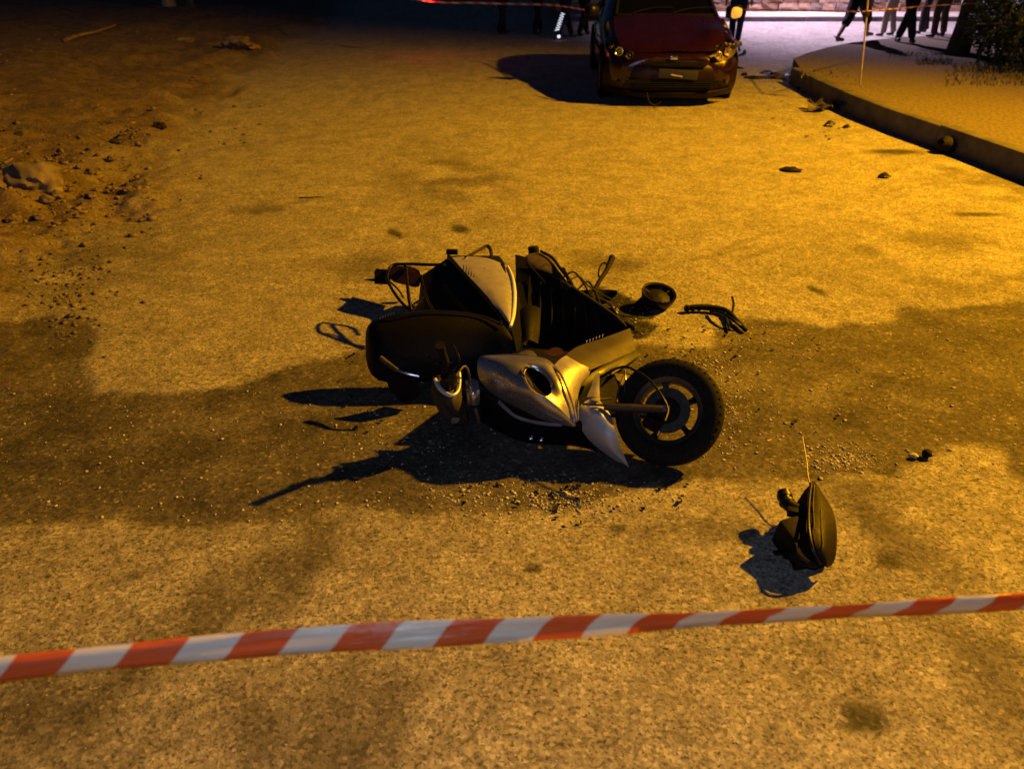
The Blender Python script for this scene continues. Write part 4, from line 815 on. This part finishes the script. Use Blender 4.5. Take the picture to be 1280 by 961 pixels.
# bumper, grilles, plate
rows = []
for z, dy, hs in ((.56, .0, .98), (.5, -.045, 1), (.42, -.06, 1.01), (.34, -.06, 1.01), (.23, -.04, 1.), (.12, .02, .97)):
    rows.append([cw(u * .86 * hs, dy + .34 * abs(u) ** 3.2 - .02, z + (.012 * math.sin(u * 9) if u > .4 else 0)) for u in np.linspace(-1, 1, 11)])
bumper = patch('bumper', rows, mat('shaded_bumper_paint', (.009, .0018, .0015), .45, .1, .4, 12, .1, 40, spec=.25), car, .01, 44, 20)  # red paint darkened, the unlit front's shade put into the colour
panel('lower_grille', [cw(-.62, -.04 - .03, .34), cw(0, -.1, .355), cw(.62, -.07, .34), cw(.5, -.075, .24), cw(0, -.09, .23), cw(-.5, -.075, .24)], blackpl, bumper, .01, .01, 40, 3, smoothloop=False)
panel('upper_grille', [cw(-.42, -.05, .555), cw(0, -.09, .57), cw(.46, -.05, .555), cw(.4, -.07, .5), cw(0, -.1, .49), cw(-.38, -.07, .5)], blackpl, bumper, .01, .01, 36, 3, smoothloop=False)
for z in (.515, .53, .545): tube('grille_bar', [cw(-.38, -.075, z), cw(0, -.115, z), cw(.4, -.075, z)], .005, blackgl, bumper, 6, 10)
for z in (.265, .29, .315): tube('grille_bar', [cw(-.5, -.095, z), cw(0, -.115, z), cw(.5, -.095, z)], .006, blackgl, bumper, 6, 10)
pl = box('number_plate', cw(.06, -.125, .42), .5, .012, .11, mat('dim_plate', (.011, .01, .009), .6, 0, .3, 12), bumper, CROT @ Matrix.Rotation(.05, 3, 'Y'), .003)
box('plate_scrape', cw(.04, -.135, .405), .15, .004, .014, mat('plate_pale', (.4, .38, .34), .6), pl, CROT @ Matrix.Rotation(.15, 3, 'Y'))
tube('bumper_lip', [cw(-.8, .18, .2), cw(-.5, -.02, .185), cw(0, -.075, .18), cw(.5, -.02, .19), cw(.8, .18, .21)], .018, blackpl, bumper, 8, 30)
for s_ in (-1, 1): lathe('fog_lamp', [(.001, .01), (.04, .008), (.05, 0), (.05, -.03)], cw(s_ * .66, .04, .3), (s_ * .3, -1, 0), glass, bumper, 20)
tube('hanging_trim', [cw(-.32, -.1, .19), cw(-.28, -.13, .08), cw(-.2, -.12, .04), cw(-.12, -.1, .08)], .012, blackpl, bumper, 8, 12)
# head lamps
lampglass = mat('lamp_glass', (.16, .16, .16), .08, .3, .2, 20, spec=.8)
for s_ in (-1, 1):
    out = [cw(s_ * .45, .0, .62), cw(s_ * .6, .06, .68), cw(s_ * .78, .26, .74), cw(s_ * .845, .42, .755), cw(s_ * .84, .3, .66), cw(s_ * .74, .12, .59), cw(s_ * .58, .0, .56)]
    hl = panel('headlight', out, blackgl if s_ < 0 else rust, car, .03, .006, 40, 5, up=Vector((s_ * .3, -1, .3)), smoothloop=True)
    for k, (x, y, z, r) in enumerate(((.56, -.02, .63, .045), (.69, .07, .665, .05), (.78, .2, .7, .03))):
        c = cw(s_ * x, y, z); lathe('reflector', [(.001, -.02), (r * .5, -.012), (r, .012), (r * 1.08, .01)], c, (s_ * .25, -1, .15), (chrome if k == 1 else steel) if s_ < 0 else mat('bare_reflector', (.55, .45, .25), .3, .8, .3, 30, .3), hl, 18)
        lathe('bulb', [(.001, .02), (.012, .012), (.012, -.02)], c, (s_ * .25, -1, .15), lampglass, hl, 10)
    if s_ > 0:
        for i in range(7):
            x = .5 + .055 * i; p0 = cw(x, .01 + .004 * i * i, .71 + random.uniform(-.02, .04)); p1 = cw(x + .05, .02 + .006 * i * i, .73 + random.uniform(-.03, .05)); tube('torn_edge', [p0, (p0 + p1) / 2 + Vector((0, -.03, .03)), p1], random.uniform(.008, .02), random.choice([steel, blackpl, rust]), hl, 6, 6)
# crumpled wing on the right of the picture
rows = [[cw(.70, y, zt), cw(.80, y, zt - .04 + bz), cw(.88, y + .02, zt - .16 - bz), cw(.895, y + .02, zt - .34)] for y, zt, bz in ((.3, .78, .03), (.48, .87, -.03), (.66, .86, .05), (.85, .92, -.01), (1.05, .97, .02))]
patch('front_wing', rows, paint, car, .01, 18, 26)
# mirrors, wheels
for s_ in (-1, 1):
    mr_ = loft('door_mirror', [[cw(s_ * (.9 + a * .0), 1.52 + a, 1.0 + b) for a, b in ((-.05, -.04), (.05, -.05), (.06, .06), (-.04, .07))], [cw(s_ * 1.0, 1.48 + a, 1.0 + b) for a, b in ((-.07, -.06), (.05, -.07), (.05, .09), (-.06, .09))], [cw(s_ * 1.1, 1.5 + a, 1.01 + b) for a, b in ((-.03, -.05), (.03, -.06), (.03, .07), (-.03, .08))]], blackgl, car, nl=10, nk=18)
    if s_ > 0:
        ml = panel('mirror_glare', [cw(.955, 1.405, .95), cw(1.08, 1.425, .96), cw(1.085, 1.43, 1.06), cw(.96, 1.405, 1.075)], mat('mirror_glare_white', (.8, .8, .8), .3, 0, .05), mr_, .01, .004, 24, 3, up=Vector((0, -1, 0)))  # white colour painted in for the mirror's bright reflection
for sx in (-1, 1):
    for y in (.8, 3.4):
        c = cw(sx * .80, y, .31); nx = CROT @ Vector((sx, 0, 0))
        arch = lathe('wheel_arch', [(.345, .085), (.36, .09), (.37, .07), (.34, .02)], c, nx, blackpl, car, 40, True)
        wh_ = lathe('wheel', [(.2, .06), (.22, .09), (.29, .095), (.312, .06), (.312, -.08), (.2, -.1)], c, nx, rubber, car, 36, True)
        rm = lathe('rim', [(.001, .06), (.05, .065), (.06, .05), (.17, .06), (.205, .085), (.215, .08), (.2, .02), (.001, .0)], c, nx, rimm, wh_, 36)
for s_ in (-1, 1):
    tube('door_trim', [cw(s_ * .882, 1.3, .55), cw(s_ * .885, 3.1, .56)], .014, blackpl, car, 6)
    box('door_handle', cw(s_ * .885, 2.45, .83), .03, .16, .03, blackgl, car, CROT, .008)
    tube('door_gap', [cw(s_ * .879, 2.55, .25), cw(s_ * .879, 2.55, .9)], .006, blackpl, car, 5)
tube('windscreen_edge', [cw(-.68, 1.13, 1.0), cw(-.62, 1.55, 1.24), cw(-.56, 1.93, 1.42)], .02, blackpl, car, 8, 10); tube('windscreen_edge', [cw(.68, 1.13, 1.0), cw(.62, 1.55, 1.24), cw(.56, 1.93, 1.42)], .02, blackpl, car, 8, 10)
tape([cw(-.93, 1.5, 1.0), PD(690, 7, 14.2), PD(600, 4.5, 15.2), PD(520, 0, 16.0), Vector((-5, 19.6, 1.12)), PD(222, -12, 22.75)], .03, .2, 'striped barrier tape running from the red car into the dark verge', n=120)

#==PEOPLE
def skin_mesh(name, pts_, edges, rad, m, parent, sub=2):
    off = wloc(parent); me = bpy.data.meshes.new(name); me.from_pydata([tuple(Vector(p) - off) for p in pts_], edges, [])
    o = bpy.data.objects.new(name, me); COL.objects.link(o); o.parent = parent; md = o.modifiers.new('skin', 'SKIN'); md.use_smooth_shade = True
    if not len(me.skin_vertices): me.skin_vertices.new()
    for i, r in enumerate(rad): me.skin_vertices[0].data[i].radius = (r if isinstance(r, tuple) else (r, r)); me.skin_vertices[0].data[i].use_root = (i == 0)
    s = o.modifiers.new('smooth', 'SUBSURF'); s.levels = sub; s.render_levels = sub; me.materials.append(m); return o
skinm = mat('skin', (.32, .17, .1), .55, 0, .1, 30, .05); hairm = mat('dark_hair', (.015, .011, .009), .6, 0, .3, 60, .4, 200); shoem = mat('dark_shoe', (.02, .018, .017), .5, 0, .3, 40, .1)
def person(fa, fb, heading, label, trousers, shirt, group=None, shoes=shoem, short=False, ht=1.72, lean=0, armpose=0, loose=1.):
    """fa, fb: where the left and right foot stand; heading: the way the body faces"""
    fa = Vector(fa); fb = Vector(fb); g = (fa + fb) / 2; s = ht / 1.72; t = empty('person', g, label, 'person', group)
    f = Vector((math.cos(heading), math.sin(heading), 0)); r = Vector((f.y, -f.x, 0)); up = Vector((0, 0, 1)); z0 = g.z
    st = (fa - fb).length; hip_h = math.sqrt(max(.3, (.90 * s) ** 2 - (max(0, st / 2 - .1)) ** 2)); pel = g + up * hip_h + f * lean * .3
    hl, hr = pel - r * .09 * s - up * .04, pel + r * .09 * s - up * .04
    def leg(h, ft): k = h.lerp(ft + up * .09, .5) + f * .05 * s; return k, ft + up * .09 * s
    kl, al = leg(hl, fa); kr, ar = leg(hr, fb)
    chest = pel + up * .38 * s + f * lean * .2; neck = pel + up * .56 * s + f * lean * .3; head = pel + up * .70 * s + f * (.02 + lean * .35); crown = head + up * .1 * s
    sl_, sr_ = neck - r * .18 * s - up * .06, neck + r * .18 * s - up * .06
    el, er = sl_ - up * .28 * s - r * .06 + f * armpose * .1, sr_ - up * .28 * s + r * .06 + f * armpose * .1
    wl, wr_ = el - up * .24 * s + f * (.06 + armpose * .2), er - up * .24 * s + f * (.06 + armpose * .2)
    # body: one continuous skin surface
    pts_ = [pel, chest, neck, head, crown, hl, kl, al, hr, kr, ar, sl_, el, wl, sr_, er, wr_]
    ed = [(0, 1), (1, 2), (2, 3), (3, 4), (0, 5), (5, 6), (6, 7), (0, 8), (8, 9), (9, 10), (2, 11), (11, 12), (12, 13), (2, 14), (14, 15), (15, 16)]
    rad = [(.13, .1), (.15, .1), .055, .085, .075, .08, .052, .036, .08, .052, .036, .055, .04, .028, .055, .04, .028]
    # hands with fingers
    for w_, sgn in ((13, -1), (16, 1)):
        base = pts_[w_]; d_ = (pts_[w_] - pts_[w_ - 1]).normalized(); b0 = len(pts_); pts_.append(base + d_ * .07); ed.append((w_, b0)); rad.append((.032, .02))
        for q in range(4): pts_.append(base + d_ * (.14 + .012 * (1.5 - abs(q - 1.5))) + f * (q - 1.5) * .019 ); ed.append((b0, len(pts_) - 1)); rad.append(.009)
        pts_.append(base + d_ * .075 + f * .05); ed.append((w_, len(pts_) - 1)); rad.append(.01)
    skin_mesh('body', pts_, ed, [tuple(x * s for x in q) if isinstance(q, tuple) else q * s for q in rad], skinm, t)
    V, Fc = join([blob_geo(head + f * .088 * s + up * .02, .018 * s, 2, 1, .1, (1, 1, 1.5))] + [blob_geo(head + r * x * .09 * s + up * .015, .022 * s, 3, 1, .1, (.5, .8, 1.3)) for x in (-1, 1)]); mesh('nose_and_ears', V, Fc, skinm, t)
    V, Fc = join([blob_geo(head + f * .082 * s + r * x * .034 * s + up * .045, .011 * s, 4, 1, 0) for x in (-1, 1)] + [blob_geo(head + f * .078 * s - up * .045, .014, 5, 1, 0, (1.3, 1.3, .4))]); mesh('eyes_and_mouth', V, Fc, hairm, t)
    hp = [head + up * .075 * s - f * .02, head + up * .12 * s - f * .03, head + up * .03 * s - f * .07]; skin_mesh('hair', hp, [(0, 1), (0, 2)], [.097 * s, .07 * s, .07 * s], hairm, t, 2)
    # clothing
    e = .48 if short else 1.0
    aL, aR = (kl.lerp(al, .45), kr.lerp(ar, .45)) if short else (al - up * .035, ar - up * .035)
    tp_ = [pel, pel + up * .12 * s, hl, hl.lerp(kl, .5), kl, aL, hr, hr.lerp(kr, .5), kr, aR]
    skin_mesh('trousers', tp_, [(0, 1), (0, 2), (2, 3), (3, 4), (4, 5), (0, 6), (6, 7), (7, 8), (8, 9)], [(.15 * s, .125 * s), (.15 * s, .115 * s)] + [x * s * loose for x in (.105, .09, .073, .062, .105, .09, .073, .062)], trousers, t)
    hem = pel + up * .02 * s
    skin_mesh('shirt', [chest, hem, neck - up * .02, sl_, sl_.lerp(el, .75), sr_, sr_.lerp(er, .75), pel + up * .2 * s], [(0, 7), (7, 1), (0, 2), (2, 3), (3, 4), (2, 5), (5, 6)], [(.17 * s, .125 * s), (.16 * s, .13 * s), .07 * s, .075 * s, .065 * s, .075 * s, .065 * s, (.16 * s, .12 * s)], shirt, t)
    for ft in (fa, fb):
        dr = f; skin_mesh('shoe', [ft + up * .05 - dr * .05, ft + up * .045 + dr * .05, ft + up * .035 + dr * .15, ft + up * .1 - dr * .03], [(0, 1), (1, 2), (0, 3)], [(.042, .045), (.045, .042), (.038, .028), .045], shoes, t)
    return t, dict(kl=kl, al=al, kr=kr, ar=ar, hl=hl, f=f, r=r)
def M_(nm, c): return mat(nm, c, .8, 0, .2, 25, .2, 120, spec=.2)
person(P(913, 60), P(921, 56), R(75), 'man in dark navy trousers standing with legs together beside the red car', M_('navy_cloth', (.012, .014, .03)), M_('navy_shirt', (.015, .018, .035)))
person(P(1046, 53, KH), P(1083, 46, KH), R(20), 'person in black three-quarter trousers and brown shirt striding past the tape post', M_('black_cloth', (.012, .012, .012)), M_('brown_shirt', (.16, .1, .05)), short=True, shoes=skinm, loose=1.25)
person(P(1103, 46), P(1116, 45), R(150), 'person in beige trousers standing beside the man in black trousers', M_('beige_cloth', (.22, .18, .13)), M_('pink_shirt', (.45, .25, .25)))
person(P(1121, 52, KH), P(1139, 54, KH), R(-100), 'man in wide black trousers standing at the pavement edge', M_('black_wide_cloth', (.01, .011, .01)), M_('black_shirt', (.012, .013, .012)), loose=1.15)
person(P(1150, 43), P(1157, 41), R(160), 'person in dark trousers half hidden behind the man in black trousers', M_('charcoal_cloth', (.02, .017, .018)), M_('charcoal_shirt', (.03, .025, .025)))
person(P(1166, 48, KH), P(1178, 46, KH), R(120), 'person in loose brown trousers standing beside the tree', M_('brown_cloth', (.09, .06, .03)), M_('olive_shirt', (.06, .05, .03)))
person(P(1199, 38), P(1204, 38), R(200), 'person in pale clothes glimpsed behind the tree', M_('pale_cloth', (.4, .34, .25)), M_('pale_shirt', (.45, .4, .32)))
person(P(668, 43), P(676, 41), R(-90), 'person in dark trousers standing on the cross road behind the red car', M_('dark_cloth', (.015, .012, .012)), M_('dark_shirt', (.02, .016, .015)))
officer, J = person(P(697, 49), P(714, 46), R(-95), 'officer in dark blue trousers with a bright reflective strip on one leg', M_('police_blue', (.01, .011, .03)), M_('police_shirt', (.012, .014, .035)))
person(P(724, 45), P(733, 43), R(-70), 'person in dark maroon trousers standing close behind the red car', M_('maroon_cloth', (.03, .01, .014)), M_('maroon_shirt', (.04, .014, .016)))
person(P(624, 43), P(630, 42), R(-60), 'dim figure in dark clothes standing apart at the far road', M_('dim_cloth', (.02, .016, .012)), M_('dim_shirt', (.025, .02, .015)))
person(P(236, 26), P(247, 26), R(-60), 'dim figure in grey trousers beside the tree trunk on the dark verge', M_('dim_grey', (.08, .09, .08)), M_('dim_grey_shirt', (.04, .045, .04)), shoes=M_('pale_shoe', (.25, .23, .2)))
# reflective strip on the officer's leg (retro-reflecting sheeting, its returned light put in as a glow)
rs = [PD(703.5, 16, 18.35), PD(700, 27, 18.4), PD(696, 38, 18.45)]
refm = mat('glowing_reflective_sheet', (.9, .9, .95), .4, 0, .05, emit=(.85, .9, 1), estr=1.0)
zz = []
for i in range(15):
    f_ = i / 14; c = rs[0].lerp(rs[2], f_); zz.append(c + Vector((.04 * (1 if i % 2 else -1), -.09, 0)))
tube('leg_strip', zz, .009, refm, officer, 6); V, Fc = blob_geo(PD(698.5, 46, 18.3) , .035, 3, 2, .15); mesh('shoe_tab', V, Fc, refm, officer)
# red warning lamp at the top, hung on the tape
rl = PD(532, -3, 15.85); wl_ = empty('warning_lamp', rl, 'glowing red warning lamp hanging on the far barrier tape', 'lamp')
lathe('red_lens', [(.001, .03), (.06, .025), (.075, 0), (.06, -.025), (.001, -.03)], rl, (0, -1, 0), mat('lit_red', (.6, .02, .01), .3, emit=(1, .03, .015), estr=6), wl_, 24); box('added_case', rl + Vector((0, .04, .1)), .12, .05, .12, blackpl, wl_, None, .01)
ld = bpy.data.lights.new('red_light', 'POINT'); ld.energy = 7; ld.color = (1, .03, .02); ld.shadow_soft_size = .06; lo_ = bpy.data.objects.new('red_light', ld); COL.objects.link(lo_); lo_.parent = wl_; lo_.location = (0, -.12, 0)

#==PLANTS
def leaves(centers, radii, per, size, seed=1):
    r = np.random.default_rng(seed); V = []
    tot = 0
    for c, rad in zip(centers, radii):
        nn = int(per * (rad ** 2)); d = r.normal(size=(nn, 3)); d /= np.linalg.norm(d, axis=1)[:, None]; p = np.array(c) + d * (rad * r.uniform(.45, 1.08, (nn, 1)) * np.array([1, 1, .85]))
        a = r.normal(size=(nn, 3)); a /= np.linalg.norm(a, axis=1)[:, None]; b = np.cross(a, r.normal(size=(nn, 3))); b /= np.linalg.norm(b, axis=1)[:, None]; s = size * r.uniform(.6, 1.4, (nn, 1))
        V.append(np.stack([p - a * s, p + b * s * .4, p + a * s, p - b * s * .4], 1)); tot += nn
    V = np.concatenate(V).reshape(-1, 3); return V, np.arange(len(V)).reshape(-1, 4)
leafm = mat('leaf_green', (.035, .06, .018), .55, 0, .5, 3, col2=(.08, .11, .035), spec=.3); barkm = mat('bark', (.09, .065, .045), .9, 0, .4, 10, .6, 40)
def crown(name, centers, radii, per, size, parent, seed, m=leafm):
    v, f = leaves(centers, radii, per, size, seed); off = wloc(parent); return np_mesh(name, v - np.array(off), f, m, parent)
tb = P(1196, 66, KH); tree = empty('tree', tb, 'dark trunked tree standing on the pavement beside the bush', 'tree')
tube('trunk', [tb + Vector((0, 0, -.1)), tb + Vector((.05, 0, .8)), tb + Vector((-.03, .1, 2.2)), tb + Vector((.1, .1, 4.2))], [.2, .15, .14, .1], barkm, tree, 12, 14)
for i in range(5): a = i * 1.3; tube('limb', [tb + Vector((.02, .1, 2.6 + i * .25)), tb + Vector((math.cos(a) * .8, math.sin(a) * .8, 3.5 + i * .2)), tb + Vector((math.cos(a) * 1.6, math.sin(a) * 1.6, 4.2 + i * .2))], [.06, .04, .02], barkm, tree, 8, 8)
rr = random.Random(4); cs = [tb + Vector((rr.uniform(-1.6, 1.6), rr.uniform(-1.4, 1.6), rr.uniform(3.4, 5.6))) for _ in range(16)]; crown('crown', cs, [rr.uniform(.5, .9) for _ in cs], 420, .07, tree, 3)
bb = P(1232, 86, KH); bush = empty('bush', bb, 'dense dark green bush on the pavement behind the low rail', 'bush')
cs = []; rd = []
rr = random.Random(5)
for _ in range(130):
    px = rr.uniform(1216, 1430); d_ = rr.uniform(.0, 2.4); z_ = rr.uniform(.12, 1.9) * (.55 + .45 * min(1, (px - 1180) / 60)); g = P(px, 88 + (px - 1230) * .05, KH); cs.append(g + Vector((g.x / g.y * d_, d_, z_))); rd.append(rr.uniform(.28, .5) * (.7 if px < 1250 else 1))
crown('foliage', cs, rd, 1900, .05, bush, 6)
for i in range(9): g = cs[i * 4]; b0 = Vector((g.x, g.y, KH)); tube('stem', [b0, b0 + Vector((.05, .02, .4)), Vector(g)], [.025, .018, .01], barkm, bush, 6, 6)
# weeds and dry grass at the bush foot
r2 = np.random.default_rng(9); gv = []
for (x0, y0, x1, y1, nn, hh) in ((1145, 75, 1190, 82, 220, .05), (1180, 88, 1290, 108, 420, .05), (1190, 84, 1280, 92, 300, .09), (1110, 66, 1180, 72, 120, .04), (1000, 88, 1060, 98, 60, .04)):
    for _ in range(nn):
        g = P(r2.uniform(x0, x1), r2.uniform(y0, y1), KH - .004); a = r2.uniform(0, 6.28); h = hh * r2.uniform(.4, 1.2); w_ = .008; ld_ = Vector((math.cos(a), math.sin(a), 0)); sd3 = Vector((-ld_.y, ld_.x, 0)); gv += [g - sd3 * w_, g + sd3 * w_, g + ld_ * h * .6 + Vector((0, 0, h)) + sd3 * .002, g + ld_ * h * .6 + Vector((0, 0, h)) - sd3 * .002]
gv = np.array([tuple(v) for v in gv]); tag(np_mesh('dry_grass', gv, np.arange(len(gv)).reshape(-1, 4), mat('dry_grass_blade', (.12, .1, .045), .8, 0, .4, 3)), 'tufts of dry grass on the pavement at the foot of the bush', 'grass', kind='stuff')
# low rail and posts in front of the bush
lf = empty('low_fence', P(1258, 88, KH), 'low weathered timber rail fence in front of the bush', 'fence'); wood = mat('weathered_wood', (.045, .037, .027), .85, 0, .3, 12, .3, 60)
fb_ = [P(1258, 88, KH), P(1420, 96, KH), P(1150, 55, KH) + Vector((2.2, 0, 0))]
for q in fb_[:2]: box('post', q + Vector((0, 0, .3)), .08, .08, .72, wood, lf, None, .01)
tube('rail', [fb_[0] + Vector((-.5, .15, .6)), fb_[0] + Vector((0, 0, .62)), fb_[1] + Vector((0, 0, .62))], .016, wood, lf, 8, 8)
# white slatted fence far behind the bush
wf = empty('slatted_fence', (15.2, 24.0, .1), 'white slatted fence lit behind the bush', 'fence'); wpm = mat('white_slat', (.7, .7, .68), .6, 0, .1, 10)
for i in range(34): box('slat', (12.6 + i * .16, 24.0, .75), .085, .03, 1.3, wpm, wf)
for z in (.35, 1.2): box('fence_rail', (15.24, 24.035, z), 5.5, .035, .08, wpm, wf)
# tree trunk in the dark verge at the left
tb = P(215, 25); tb.z = ground_z(tb.x, tb.y); tree = empty('tree', tb, 'slim pale-barked tree standing in the dark verge', 'tree')
pbk = mat('pale_bark', (.3, .24, .15), .9, 0, .3, 8, .4, 30)
tube('trunk', [tb + Vector((0, 0, -.1)), tb + Vector((.02, 0, 1)), tb + Vector((-.05, .1, 3)), tb + Vector((.1, 0, 4.5))], [.18, .15, .12, .08], pbk, tree, 12, 12)
for i in range(4): a = i * 1.6; tube('limb', [tb + Vector((0, .05, 2.6 + i * .3)), tb + Vector((math.cos(a) * .7, math.sin(a) * .7, 3.6 + i * .2)), tb + Vector((math.cos(a) * 1.4, math.sin(a) * 1.4, 4.3 + i * .2))], [.05, .035, .02], pbk, tree, 8, 8)
rr = random.Random(8); cs = [tb + Vector((rr.uniform(-1.5, 1.5), rr.uniform(-1.4, 1.5), rr.uniform(3.6, 5.6))) for _ in range(12)]; crown('crown', cs, [rr.uniform(.5, .9) for _ in cs], 300, .08, tree, 13)
